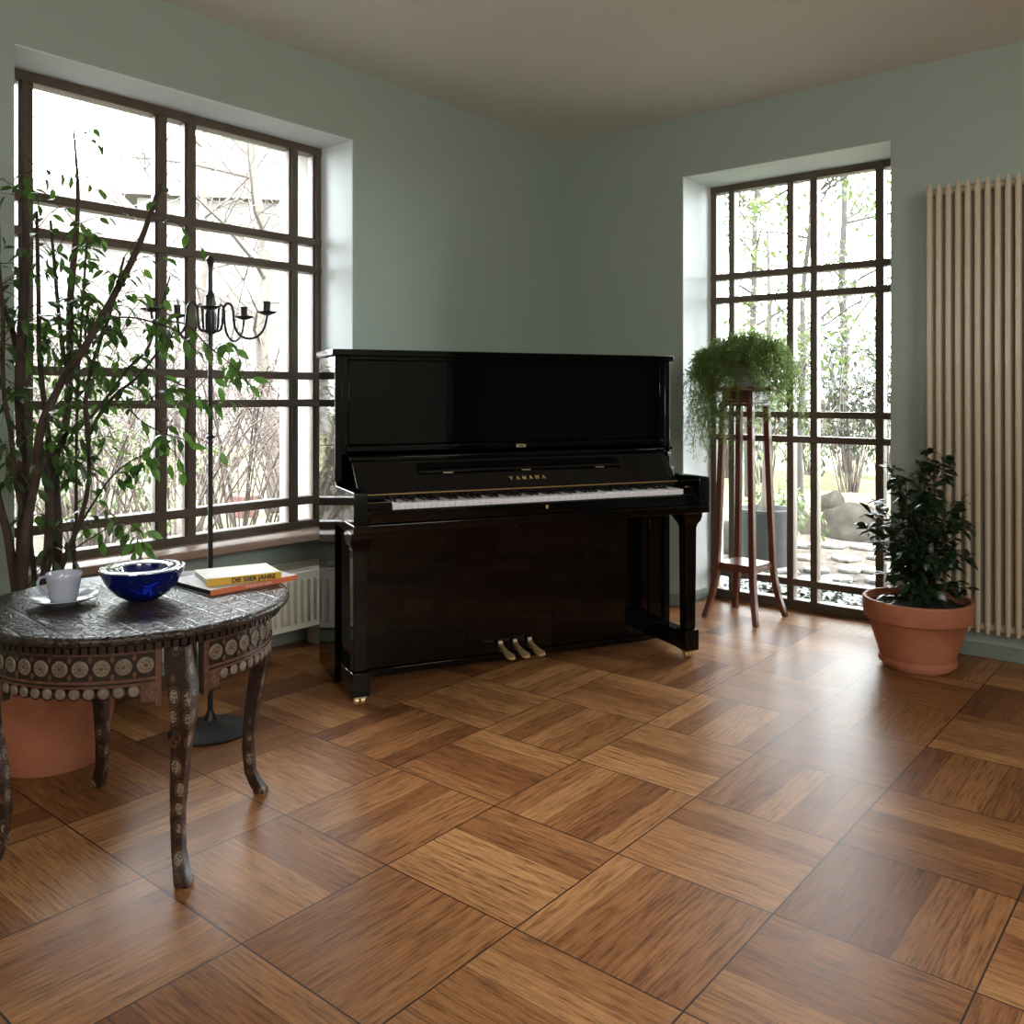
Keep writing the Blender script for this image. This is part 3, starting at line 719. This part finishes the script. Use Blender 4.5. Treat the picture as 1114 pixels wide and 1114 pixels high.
# ficus in the left corner
FC = CW(-1.432, 2.78)
FI = thing('potted_ficus', 'tall many-stemmed weeping fig in a large terracotta pot by the left window', 'plant', (FC.x, FC.y, 0))
m = MB(); m.lathe([(0, 0), (.150, 0), (.155, .01), (.185, .20), (.200, .30), (.214, .302), (.218, .36), (.212, .366), (.198, .366), (.190, .33), (.0, .325)], 48, cap=False)
m.build('pot', M['terra'], FI, sharp=40)
MB().lathe([(0, .337), (.192, .337)], 32, cap=False).build('soil', M['soil'], FI)
def FP(px, py, dd): return PW(px, py, 2.78+dd) - FC
tr = MB(); fl = MB()
stems = [  # (depth offset, radius px at bottom -> top, path)
 (-.04, 6.0, 4.6, [(30, 735), (22, 690), (20, 640), (23, 600), (25, 540), (23, 480), (21, 420), (25, 334), (28, 240), (22, 150)]),
 (-.02, 3.5, 2.5, [(23, 420), (15, 365), (2, 330), (-20, 260)]),
 (-.10, 3.0, 2.0, [(25, 560), (17, 520), (12, 470), (6, 440), (3, 400), (3, 340), (-6, 240)]),
 (-.06, 5.0, 4.0, [(34, 735), (20, 660), (14, 620), (8, 580), (-2, 545), (-14, 480), (-20, 380)]),
 (.03, 4.2, 2.2, [(46, 738), (50, 640), (55, 560), (54, 500), (52, 470), (47, 430), (43, 385), (42, 330), (40, 230)]),
 (-.12, 5.0, 3.4, [(48, 738), (30, 680), (25, 640), (28, 580), (34, 545), (40, 515), (42, 480), (49, 452), (60, 430), (70, 410), (88, 385), (108, 350), (122, 325), (150, 270), (175, 200)]),
 (.05, 5.2, 3.5, [(52, 738), (58, 680), (61, 630), (63, 580), (61, 540), (60, 500), (68, 480), (73, 450), (76, 410), (76, 370), (77, 320), (85, 220), (80, 140)]),
 (-.05, 5.4, 4.4, [(50, 738), (48, 640), (52, 600), (54, 560), (52, 520), (49, 490)]),
 (.08, 2.6, 1.8, [(72, 398), (67, 370), (63, 330), (55, 240)]),
 (.02, 1.8, 1.2, [(83, 580), (83, 500), (84, 440), (86, 395), (90, 334), (95, 250)]),
 (-.02, 3.2, 1.4, [(56, 738), (58, 650), (72, 605), (84, 575), (93, 545), (97, 515), (96, 480), (94, 430), (101, 395), (110, 368), (120, 340), (135, 280)]),
 (.06, 1.8, 1.1, [(96, 480), (92, 440), (98, 405), (94, 380), (93, 355), (98, 330)]),
 (-.08, 2.2, 1.0, [(94, 480), (106, 455), (125, 430), (150, 410), (170, 385), (190, 360)]),
 (-.10, 1.8, .9, [(98, 455), (118, 430), (140, 400), (160, 380), (172, 345), (185, 300)]),
 (.04, 2.8, 2.0, [(58, 738), (80, 640), (80, 590), (82, 570)]),
 (-.14, 1.4, .7, [(72, 600), (88, 570), (103, 545), (122, 518), (145, 500), (160, 495)]),
 (0, 3.4, 2.4, [(38, 738), (38, 640), (34, 600), (29, 560)]),
 (-.15, 1.2, .6, [(108, 350), (135, 345), (165, 350), (195, 362), (215, 385)]),
 (-.15, 1.0, .5, [(165, 350), (200, 352), (225, 375), (255, 400), (262, 412)]),
 (-.13, 1.0, .5, [(135, 400), (165, 405), (195, 418), (215, 425)]),
 (-.10, 1.0, .5, [(120, 440), (150, 440), (180, 425), (205, 428), (235, 440)]),
 (-.12, .9, .5, [(130, 430), (150, 455), (175, 470), (200, 478)]),
 (-.15, .9, .5, [(76, 600), (100, 585), (130, 568), (148, 575), (156, 592)]),
 (-.13, .9, .5, [(60, 500), (80, 500), (95, 510), (110, 525)]),
]
MPX = 2.78/FPX
tipsources = []
for dd, ra, rb, path in stems:
    pts = smooth_path([FP(x, y, dd + .03*sin(i*1.7)) for i, (x, y) in enumerate(path)], 4)
    if path[0][1] > 700: pts[0].z = .32
    n = len(pts); tr.tube(pts, [(ra+(rb-ra)*i/(n-1))*MPX*max(.22, 1-max(0, pts[i].z-1.5)*1.5) for i in range(n)], 7)
    tipsources.append((dd, rb, pts))
# twigs growing from the stems, with leaves
for dd, rb, pts in tipsources:
    ln = sum((b_-a).length for a, b_ in zip(pts, pts[1:]))
    thin = rb < 1.6
    nt = int(ln*(21 if not thin else 15))
    for k in range(nt):
        i = random.randrange(len(pts)//4, len(pts)-1); p = pts[i]
        z = p.z
        if k % 3 == 0 and pts[-1].z > 1.5: i = len(pts)-2-random.randrange(max(1, len(pts)//4)); p = pts[i]; z = p.z
        if z < .62: continue
        if z < .95 and rnd() < .45: continue
        inward = Vector((1, .35, 0))      # away from the wall, into the room
        d = (rv()+inward*.35+Vector((0, 0, .15))).normalized(); Lt = ru(.07, .20) if not thin else ru(.03, .09)
        if p.z > 1.45: Lt *= 1.25
        tw = [p]
        for j in range(4): tw.append(tw[-1]+d*Lt/4); d = (d+Vector((0, 0, -.22))+rv(.15)).normalized()
        wx = FC.x + tw[-1].x; wy = FC.y + tw[-1].y
        if wx < XL+.06: continue
        tr.tube(tw, [.0016, .0014, .0012, .0009, .0006], 4, False)
        spray(fl, tw, random.choice((2, 3, 4)), .044, .021, .7, .3, .3, .7)
    if thin: spray(fl, pts, int(ln*22), .047, .022, .7, .3, .35, .8)
# leaves that show singly against the glass
for x, y, a_ in ((176, 478, -1.2), (180, 481, -1.9), (150, 507, -2.0), (157, 503, -2.3), (164, 506, -1.0), (185, 505, -1.5), (194, 500, -1.3), (200, 514, -1.7), (205, 483, -.3), (163, 485, -2.0), (199, 470, -.9), (240, 492, -1.1),
                 (238, 421, -1.2), (233, 412, -.5), (250, 410, -.7), (213, 378, -2.2), (222, 372, -1.2), (216, 365, -2.4), (251, 388, -1.2), (258, 380, -.7), (262, 391, -1.9), (243, 398, -1.3), (240, 376, -.4), (275, 411, -.3),
                 (150, 588, -1.5), (158, 596, -.9), (147, 600, -1.8), (160, 578, -.4), (135, 575, -2.2), (110, 588, -1.4), (154, 570, -2.6), (152, 605, -1.4), (145, 592, -2.4)):
    d = Vector((cos(a_)*cos(AX), cos(a_)*sin(AX), sin(a_)))
    p = FP(x, y, -.15)
    nv = Vector((sin(AX), -cos(AX), .3))+rv(.5)
    fl.leaf(p, d, nv, ru(.042, .056), ru(.020, .026), .2)
for px_path in ([(222, 370), (236, 372), (250, 386), (262, 392)], [(225, 412), (250, 412), (275, 411)], [(176, 470), (190, 462), (205, 470), (240, 490)], [(145, 500), (160, 492), (175, 476)], [(176, 476), (195, 500), (200, 514)]):
    tr.tube(smooth_path([FP(x, y, -.15) for x, y in px_path]), .0012, 4, False)
for q_ in (tr, fl):
    for v_ in q_.bm.verts:
        if v_.co.x+FC.x < XL+.02 and (v_.co.y+FC.y < LY0+.02 or v_.co.x+FC.x < XLW+.06): v_.co.x = XL+.02-(v_.co.x+FC.x-XL-.02)*.2-FC.x
tr.build('branches', M['bark'], FI, sharp=0); fl.build('foliage', M['ficus'], FI, sharp=0)

# plant in terracotta pot, right
RP = CW((998-557)/FPX*3.71, 3.71)
RPL = thing('potted_shrub', 'dark glossy-leaved shrub in a wide terracotta pot on the floor by the tall radiator', 'plant', (RP.x, RP.y, 0))
PSC = .955
class SMB(MB):
    def lathe(s, prof, *a, **k): return MB.lathe(s, [(r*PSC, z*.925) for r, z in prof], *a, **k)
m = SMB(); m.lathe([(0, .012), (.135, .012), (.143, .02), (.160, .08), (.182, .15), (.203, .215), (.208, .220), (.217, .226), (.220, .238), (.2205, .245), (.222, .250), (.2225, .285), (.224, .305), (.220, .312), (.208, .312), (.203, .300), (.200, .27), (0, .262)], 64, cap=False)
m.build('pot', M['terra'], RPL, sharp=30)
m = SMB(); m.lathe([(0, .0), (.125, .0), (.130, .004), (.138, .022), (.156, .026), (.158, .034), (.157, .050), (.152, .052), (.147, .048), (.144, .0125), (0, .0115)], 56, cap=False); m.build('saucer', M['terra'], RPL, sharp=30)
SMB().lathe([(0, .275), (.201, .275)], 32, cap=False).build('soil', M['soil'], RPL)
tr = MB(); fl = MB()
def RPP(px, py, dd=0): return PW(px, py, 3.71+dd) - RP
tips = [(1010, 490, 0), (1030, 500, .03), (1018, 505, -.05), (968, 508, .02), (985, 520, -.08), (948, 560, 0), (942, 572, .07), (955, 545, -.1), (960, 590, -.08), (1045, 545, .04), (1050, 570, -.05), (1040, 560, .1),
        (1000, 540, .1), (990, 555, -.12), (1020, 545, -.1), (1010, 575, .05), (975, 560, .12), (1035, 600, -.12), (965, 625, -.14), (1040, 632, .1), (1052, 640, -.08), (985, 600, -.17), (1010, 605, -.17), (1000, 515, .05), (1025, 580, .14), (972, 600, .1), (1052, 605, 0)]
for i, (x, y, dd) in enumerate(tips):
    e = RPP(x, y, dd); a_ = i*2.4; b0 = Vector((.055*cos(a_)*ru(.3, 1), .055*sin(a_)*ru(.3, 1), .272))
    mid = b0.lerp(e, .5)+Vector((0, 0, .02))-Vector((e.x, e.y, 0))*.18
    pth = smooth_path([b0, b0.lerp(mid, .5)+rv(.012), mid, mid.lerp(e, .55)+rv(.012)+Vector((0, 0, .01)), e], 4)
    n = len(pth); tr.tube(pth, [.0042*(1-.75*k/n) for k in range(n)], 6)
    h_ = e.z-.27
    spray(fl, pth, int(14+h_*52), .062, .033, .9, .2, .3, .45)
    for q in range(3):
        fl.leaf(e, Vector((cos(q*2.1+i), sin(q*2.1+i), ru(-.3, .5))), Vector((0, 0, 1)), ru(.05, .06), .027, .3)
for k in range(34):
    a_ = rnd()*2*pi; r_ = ru(.03, .175); p = Vector((r_*cos(a_), r_*sin(a_), ru(.265, .31)))
    fl.leaf(p, Vector((cos(a_), sin(a_), ru(-.2, .3))), Vector((0, 0, 1))+rv(.4), ru(.045, .06), ru(.026, .032), .35)
def keep_clear(mb, axis, base, lim, sgn):
    for v_ in mb.bm.verts:
        c = v_.co[axis]+base
        if (c-lim)*sgn > 0: v_.co[axis] = lim-(c-lim)*.25-base
for q_ in (tr, fl): keep_clear(q_, 1, RP.y, YB-.13, 1)
tr.build('stems', M['bark'], RPL, sharp=0); fl.build('foliage', M['camellia'], RPL, sharp=0)

# plant stand
SP = CW(1.19, 4.555)
PS = thing('plant_stand', 'tall slender dark red wooden plant stand with a low shelf before the right window', 'stand', (SP.x, SP.y, 0), AX+R(45))
hs_ = [(0, .146), (.04, .136), (.12, .118), (.20, .106), (.27, .101), (.34, .099), (.6, .091), (1.09, .078)]
for sx in (-1, 1):
    for sy in (-1, 1):
        m = MB(); rg = []
        for z, c in smooth_path([(0, c, z) for z, c in hs_], 2) and [(p.z, p.y) for p in smooth_path([(0, c, z) for z, c in hs_], 2)]:
            hw_ = .0145 if z > .12 else .0125+.002*z/.12
            rg.append([m.v((sx*c+a*hw_, sy*c+b_*hw_, z)) for a, b_ in ((-1,-1), (1,-1), (1,1), (-1,1))])
        for A, B_ in zip(rg, rg[1:]):
            for k in range(4): m.f([A[k], A[(k+1)%4], B_[(k+1)%4], B_[k]])
        m.f(rg[0]); m.f(rg[-1]); m.build('leg', M['cherry'], PS, .002)
MB().box((-.104, -.104, .268), (.104, .104, .280)).build('shelf', M['cherry'], PS, .003)
m = MB()
for s in (-1, 1): m.box((-.09, s*.100-.006, .243), (.09, s*.100+.006, .268)); m.box((s*.100-.006, -.09, .243), (s*.100+.006, .09, .268))
m.build('shelf_apron', M['cherry'], PS, .002)
m = MB()
for s in (-1, 1): m.box((-.078, s*.080-.007, 1.09), (.078, s*.080+.007, 1.150)); m.box((s*.080-.007, -.078, 1.09), (s*.080+.007, .078, 1.150))
m.build('top_apron', M['cherry'], PS, .002)
m = MB(); m.box((-.095, -.095, 1.075), (.095, .095, 1.088)); m.build('upper_shelf', M['cherry'], PS, .002)
m = MB(); m.lathe([(0, 1.150), (.155, 1.150), (.162, 1.156), (.162, 1.166), (.157, 1.171), (0, 1.171)], 48, cap=False); m.build('stand_top', M['cherry'], PS, sharp=30)
# fern pot
FE = thing('potted_asparagus_fern', 'feathery bright green asparagus fern trailing over the tall plant stand', 'plant', (SP.x, SP.y, 1.1715))
m = MB(); m.lathe([(0, 0), (.052, 0), (.056, .004), (.072, .085), (.077, .087), (.078, .100), (.074, .101), (.070, .085), (0, .083)], 36, cap=False); m.build('pot', M['china'], FE, sharp=30)
MB().lathe([(0, .088), (.071, .088)], 24, cap=False).build('soil', M['soil'], FE)
st = MB(); fl = MB()
cr = Vector((cos(AX), sin(AX), 0)); cd = Vector((-sin(AX), cos(AX), 0))
for i in range(300):
    a_ = rnd()*2*pi; out = cr*cos(a_)+cd*sin(a_); kk = rnd()
    if kk < .70:                                  # the dome
        el = ru(-.95, 1.35); q = ru(.72, 1.0)
        end = out*(.255*cos(el)*q)+Vector((0, 0, .125+.165*sin(el)*q)); mid = end*.55+Vector((0, 0, .07))
        pts = [out*.02+Vector((0, 0, .10)), mid, end, end+out*.02+Vector((0, 0, -.035))+rv(.01)]
    else:                                         # trailing fronds
        if rnd() < .45: out = (-cr*ru(.5, 1)+cd*ru(-.8, .3)).normalized()
        q = ru(.19, .29); dr = ru(.15, .38)*(1.25 if out.dot(cr) < -.3 else .9)
        pts = [out*.02+Vector((0, 0, .10)), out*q*.5+Vector((0, 0, .20)), out*q*.9+Vector((0, 0, .14))+rv(.02), out*q+Vector((0, 0, .10-dr*.45))+rv(.03), out*q*ru(.85, 1.1)+Vector((0, 0, .10-dr))+rv(.05)]
    pts = smooth_path(pts, 4); pts = [Vector((p.x, min(p.y, YBW-.06-SP.y), p.z)) for p in pts]
    st.tube(pts, .0010, 3, False); n = len(pts)
    for j in range(2, n-1):
        for s_ in range(4):
            b0 = pts[j].lerp(pts[j+1], rnd()); bd = (rv()+(pts[j+1]-pts[j]).normalized()*.3).normalized(); bl = ru(.018, .048)
            for w_ in range(5):
                n0 = b0+bd*bl*ru(.1, 1)+Vector((0, 0, -.15*bl)); nd = (bd*.5+rv()).normalized()*ru(.009, .017); sd = nd.cross(rv()).normalized()*.0019
                if n0.y+SP.y > YBW-.045: continue
                fl.f([fl.v(n0-sd), fl.v(n0+sd), fl.v(n0+nd)])
st.build('stems', M['greenstem'], FE, sharp=0); fl.build('foliage', M['fern'], FE, sharp=0)

# ------------------------------------------------------------------ garden
GZ = -.12
g = MB(); g.box((-60, YBW+.45, GZ-.3), (40, 70, GZ)); g.box((-60, -40, GZ-.3), (XL-T-.1, YBW+.45, GZ)); tag(g.build('garden_lawn', M['lawn']), kind='structure')
g = MB()
g.mi = 0
ring = [(-3.6, 5.75), (.6, 5.75), (.9, 6.6), (-1.0, 7.6), (-2.6, 7.9), (-3.9, 8.2), (-6.2, 7.4), (-6.4, 5.75)]
g.prism(ring, GZ, GZ+.012, 'xy'); tag(g.build('garden_gravel_bed', M['gravel']), kind='structure')
tag(MB().box((-3.6, 4.75, GZ), (.6, 5.75, GZ+.012)).build('garden_soil_bed', M['bed']), kind='structure')
g = MB(); g.box((-12, -5, GZ), (XL-T-.12, 4.6, GZ+.012)); tag(g.build('garden_gravel_path', M['gravel']), kind='structure')

def rock(name, label, px, ybase, d, rx, rz_, grp=None, seed=0, m_=None, cat='rock', top=None):
    random.seed(seed); p = PW(px, ybase, d); p.z = GZ+.01
    m = MB(); m.ball((0, 0, 0), 1, n=20)
    for v_ in m.bm.verts:
        n_ = v_.co.normalized(); k = 1+.16*sin(3.1*n_.x+seed)+.13*sin(4.3*n_.y+seed*2)+.10*sin(5.7*n_.z+seed*.7)+.04*sin(11*n_.x+7*n_.y)
        v_.co = Vector((n_.x*rx*k, n_.y*rx*.8*k, max(-.15, n_.z)*rz_*k))
    if top: pass
    o = m.build(name, m_ or M['rock'], None, sharp=0); o.location = p; o.rotation_euler = (0, 0, seed); return tag(o, label, cat, grp)
rock('boulder', 'largest rounded boulder beyond the right window panes', 926, 600, 7.9, .40, .25, None, 3)
rock('boulder', 'smaller pale boulder between the planter and the largest boulder', 868, 590, 8.2, .28, .20, None, 5)
rock('boulder', 'small mossy boulder behind the largest boulder', 905, 570, 9.6, .16, .20, None, 8)
rock('boulder', 'low pale boulder at the far left foot of the right window view', 790, 600, 7.2, .25, .22, None, 11)
random.seed(21)
k = 0; fs = []
for d in (5.9, 6.3, 6.75, 7.25):
    for px in range(840, 985, 34):
        x = px+ru(-7, 7)+(9 if int(d*10) % 2 else 0); p = CW((x-557)/FPX*d, d+ru(-.08, .08)); fs.append((p, (d, px)))
ROW = {5.9: 'nearest the house', 6.3: 'second from the house', 6.75: 'third from the house', 7.25: 'farthest from the house'}
ORD = ['first', 'second', 'third', 'fourth', 'fifth']
for i, (p, (d_, px_)) in enumerate(fs):
    m = MB(); n = 8; rr = .105*ru(.85, 1.15)
    m.prism([(rr*ru(.8, 1.15)*cos(2*pi*j/n), rr*ru(.8, 1.1)*sin(2*pi*j/n)) for j in range(n)], 0, .03, 'xy')
    o = m.build('paving_stone', M['flag'], None, .008); o.location = (p.x, p.y, GZ+.012); o.rotation_euler = (0, 0, rnd()*3)
    tag(o, 'pale flagstone outside, %s from the left in the row %s' % (ORD[(px_-840)//34], ROW[d_]), 'paving stone', 'flagstones of the garden path')
# planter with a young tree
pp = CW((832-557)/FPX*6.4, 6.4)
PL = thing('garden_planter', 'grey round planter with a slim pale tree outside the right window', 'planter', (pp.x, pp.y, GZ+.012))
m = MB(); m.lathe([(0, 0), (.165, 0), (.17, .01), (.195, .40), (.20, .41), (.20, .43), (.188, .43), (.185, .38), (0, .37)], 40, cap=False); m.build('tub', M['zinc'], PL, sharp=35)
MB().lathe([(0, .385), (.184, .385)], 24, cap=False).build('soil', M['soil'], PL)
tr = MB(); fl = MB()
tp = smooth_path([(0, 0, .37), (.01, 0, .8), (-.02, .02, 1.2), (.03, .01, 1.7), (.0, .05, 2.4)], 4); tr.tube(tp, [.032-.0012*i for i in range(len(tp))], 8)
for i in range(40):
    p = tp[random.randrange(6, len(tp))]; d = (rv()+Vector((0, 0, .4))).normalized(); L_ = ru(.2, .6)
    q = smooth_path([p, p+d*L_*.5+rv(.04), p+d*L_+Vector((0, 0, -.08))], 3); tr.tube(q, .004, 4, False); spray(fl, q, 12, .06, .03, .8, .2)
tr.build('trunk', M['palebark'], PL, sharp=0); fl.build('foliage', M['gleaf'], PL, sharp=0)

def shrub(name, label, cat, loc, h, rad, nst, nsub, tm, lm=None, nl=0, ls=.05, arch=.5, grp=None, r0=.008):
    t = thing(name, label, cat, loc, 0, grp); tr = MB(); fl = MB()
    for i in range(nst):
        a_ = rnd()*2*pi; out = Vector((cos(a_), sin(a_), 0)); rr = rad*ru(.3, 1); hh = h*ru(.6, 1.0)
        b0 = out*ru(0, .12)*rad+Vector((0, 0, 0))
        pts = smooth_path([b0, b0+out*rr*.25+Vector((0, 0, hh*.55)), b0+out*rr*.65+Vector((0, 0, hh))+rv(.05), b0+out*rr*1.05+Vector((0, 0, hh*(1-arch*.3))), b0+out*rr*1.35+Vector((0, 0, hh*(1-arch)))+rv(.08)], 4)
        n = len(pts); tr.tube(pts, [r0*(1-.8*k/n) for k in range(n)], 4, False)
        for j in range(nsub):
            k = random.randrange(3, n-1); p = pts[k]; d = ((pts[k+1]-p).normalized()*.6+rv(1.1)).normalized(); L_ = ru(.15, .8)*min(h, 2.2)*.36
            q = [p]
            for _ in range(4): q.append(q[-1]+d*L_/4); d = (d+rv(.28)+Vector((0, 0, -.08))).normalized()
            tr.tube(q, [r0*.42, r0*.36, r0*.3, r0*.22, r0*.12], 3, False)
            if lm and nl: spray(fl, q, nl, ls, ls*.5, 1.0, .1)
    tr.build('branches', tm, t, sharp=0)
    if lm and nl: fl.build('foliage', lm, t, sharp=0)
    else: fl.bm.free()
    return t
random.seed(5)
# bare shrubs outside the left window
for i, (px, d, h_, rd, ns, nb, la) in enumerate([
    (120, 7.0, 1.9, .9, 26, 9, 'bare arching shrub behind the ficus stems, seen through the left window'),
    (190, 6.4, 1.7, .9, 30, 9, 'bare pink-brown shrub seen through the narrow left window panes'),
    (262, 7.2, 2.1, 1.0, 30, 9, 'bare arching shrub in the wide pane right of the candelabra pole'),
    (318, 8.6, 2.3, 1.0, 26, 8, 'bare shrub outside at the right edge of the left window'),
    (225, 10.0, 2.6, 1.5, 30, 9, 'tall bare thicket furthest behind the candelabra, outside'),
    (60, 8.6, 2.4, 1.2, 26, 9, 'bare thicket outside at the far left window edge')]):
    p = CW((px-557)/FPX*d, d); shrub('bare_shrub', la, 'shrub', (p.x, p.y, GZ+.01), h_*1.0, rd*2.1, int(ns*.85), int(nb*2.8), M['twig'], grp='bare shrubs outside the left window', r0=.0085, arch=.8)
p = CW((95-557)/FPX*5.6, 5.6); shrub('leafy_shrub', 'pale green shrub outside behind the ficus trunks', 'shrub', (p.x, p.y, GZ+.01), 1.7, .8, 22, 6, M['twig'], M['gleaf'], 8, .05)
# bushes beyond the lawn, right
for i, (px, d, h_, rd, lm, la) in enumerate([
    (925, 11.5, 2.1, 1.1, 'gdark', 'dark evergreen bush across the lawn, right pane of the right window'),
    (880, 14.0, 1.8, 1.1, 'gdark', 'low dark bush at the far lawn edge behind the plant stand'),
    (830, 12.5, 2.4, 1.2, 'gleaf', 'bushy light green shrub behind the trailing fern'),
    (965, 13.0, 2.6, 1.2, 'gleaf', 'tall light green shrub at the right edge of the right window'),
    (790, 13.5, 2.2, 1.1, 'gdark', 'dark shrub beyond the lawn at the left edge of the right window')]):
    p = CW((px-557)/FPX*d, d); shrub('garden_bush', la, 'bush', (p.x, p.y, GZ), h_, rd, 30, 7, M['twig'], M[lm], 9, .085, arch=.7, grp='bushes across the lawn')
p = CW((848-557)/FPX*6.9, 6.9); shrub('grass_tuft', 'pale green tuft growing beside the grey planter outside', 'plant', (p.x, p.y, GZ+.01), .55, .28, 60, 2, M['gleaf'], M['gleaf'], 3, .05, arch=.5, r0=.004)
# garden trees
def tree(label, px, d, h_, r_, tm, lm, nl=60, lean=.2, ls=.09, nb=16):
    p = CW((px-557)/FPX*d, d); t = thing('garden_tree', label, 'tree', (p.x, p.y, GZ)); tr = MB(); fl = MB()
    ax = [Vector((0, 0, 0))]
    for k in range(6): ax.append(ax[-1]+Vector((ru(-.12, .12)+lean*.1, ru(-.12, .12), h_/6)))
    pts = smooth_path(ax, 4); n = len(pts); tr.tube(pts, [r_*(1-.7*k/n) for k in range(n)], 10)
    for i in range(nb):
        k = random.randrange(int(n*.28), n-1); q = pts[k]; a_ = rnd()*2*pi; dr = Vector((cos(a_), sin(a_), ru(.2, 1))).normalized(); L_ = h_*ru(.18, .4)
        br = [q]
        for _ in range(6): br.append(br[-1]+dr*L_/6); dr = (dr+rv(.22)+Vector((0, 0, .05))).normalized()
        tr.tube(br, [r_*.32*(1-.14*j) for j in range(7)], 6, False)
        for _ in range(9):
            b0 = br[random.randrange(1, 7)]; dd = (rv()+dr*.5).normalized(); tw = [b0]
            for _ in range(4): tw.append(tw[-1]+dd*ru(.12, .25)); dd = (dd+rv(.3)+Vector((0, 0, -.12))).normalized()
            tr.tube(tw, [r_*.07]*5, 3, False)
            if lm: spray(fl, tw, nl//9, ls, ls*.55, 1.0, .1)
    tr.build('trunk', tm, t, sharp=0)
    if lm: fl.build('foliage', lm, t, sharp=0)
    else: fl.bm.free()
tree('thick dark-trunked tree in the upper right pane of the right window', 922, 14.5, 6.5, .085, M['trunk'], M['gleaf'], 60, -.3, .09, 16)
tree('slim tree with fresh leaves behind the narrow pane of the right window', 872, 9.0, 4.5, .04, M['trunk'], M['gleaf'], 70, .1, .08, 18)
tree('tree with fresh leaves above the fern, behind the right window', 815, 11.0, 5.0, .06, M['trunk'], M['gleaf'], 80, .1, .09, 18)
tree('bare leaning tree behind the right-hand pane of the left window', 300, 9.5, 5.5, .09, M['palebark'], None, 0, -1.2, .08, 18)
tree('bare tree behind the middle of the left window', 200, 12.5, 6.0, .08, M['palebark'], None, 0, .6, .08, 18)

# ivy at the foot of the right window: a mat nobody could count
random.seed(9)
iv = MB()
for k in range(9000):
    x = ru(-3.5, -.9); y = 4.78+abs(random.gauss(0, .42)); 
    z = GZ+.02+ru(0, .16)*max(0, 1-(y-4.78)/.6)
    d = Vector((ru(-1, 1), ru(-1, .6), ru(-.2, .5)))
    iv.leaf((x, y, z), d, Vector((0, 0, 1))+rv(.5), ru(.035, .06), ru(.03, .05), .2)
tag(iv.build('ivy', M['ivy'], None, sharp=0), 'dark ivy ground cover at the foot of the right window outside', 'ivy', None, 'stuff')

# houses beyond the garden
def house(label, px, d, wd, hh, rot, cols, rows, wall, z0=.9):
    p = CW((px-557)/FPX*d, d); t = thing('house', label, 'building', (p.x, p.y, GZ), AX+rot)
    m = MB(); m.box((-wd/2, 0, 0), (wd/2, 6, hh)); m.build('wall', wall, t)
    m = MB(); m.prism([(-.4, hh), (3, hh+2.4), (6.4, hh)], -wd/2-.3, wd/2+.3, 'yz'); m.build('roof', M['roof'], t)
    for r_ in range(rows):
        for c in range(cols):
            x = -wd/2+wd*(c+.5)/cols; z = z0+r_*2.7
            m = MB(); m.box((x-.55, -.05, z), (x+.55, .02, z+1.4)); w_ = m.build('window', M['facwin'], t)
            m = MB(); m.box((x-.6, -.08, z-.06), (x+.6, -.04, z)); m.box((x-.03, -.08, z), (x+.03, -.04, z+1.4)); m.box((x-.55, -.08, z+.9), (x+.55, -.04, z+.95)); m.build('window_bar', M['facade'], w_)
house('pale house across the garden behind the bare shrubs of the left window', 290, 22, 6, 6, .2, 3, 2, M['facade'])
house('pale house at the left behind the ficus, across the garden', 60, 27, 7, 6, .5, 3, 2, M['facade'])
m = MB(); m.box((-.14, -.1, 0), (.14, .1, .22)); p = PW(264, 560, 9.2); o = m.build('brick_pier', M['redbrick'], None, .01); o.location = (p.x, p.y, GZ); tag(o, 'low red brick pier among the shrubs right of the candelabra pole, outside', 'pier')
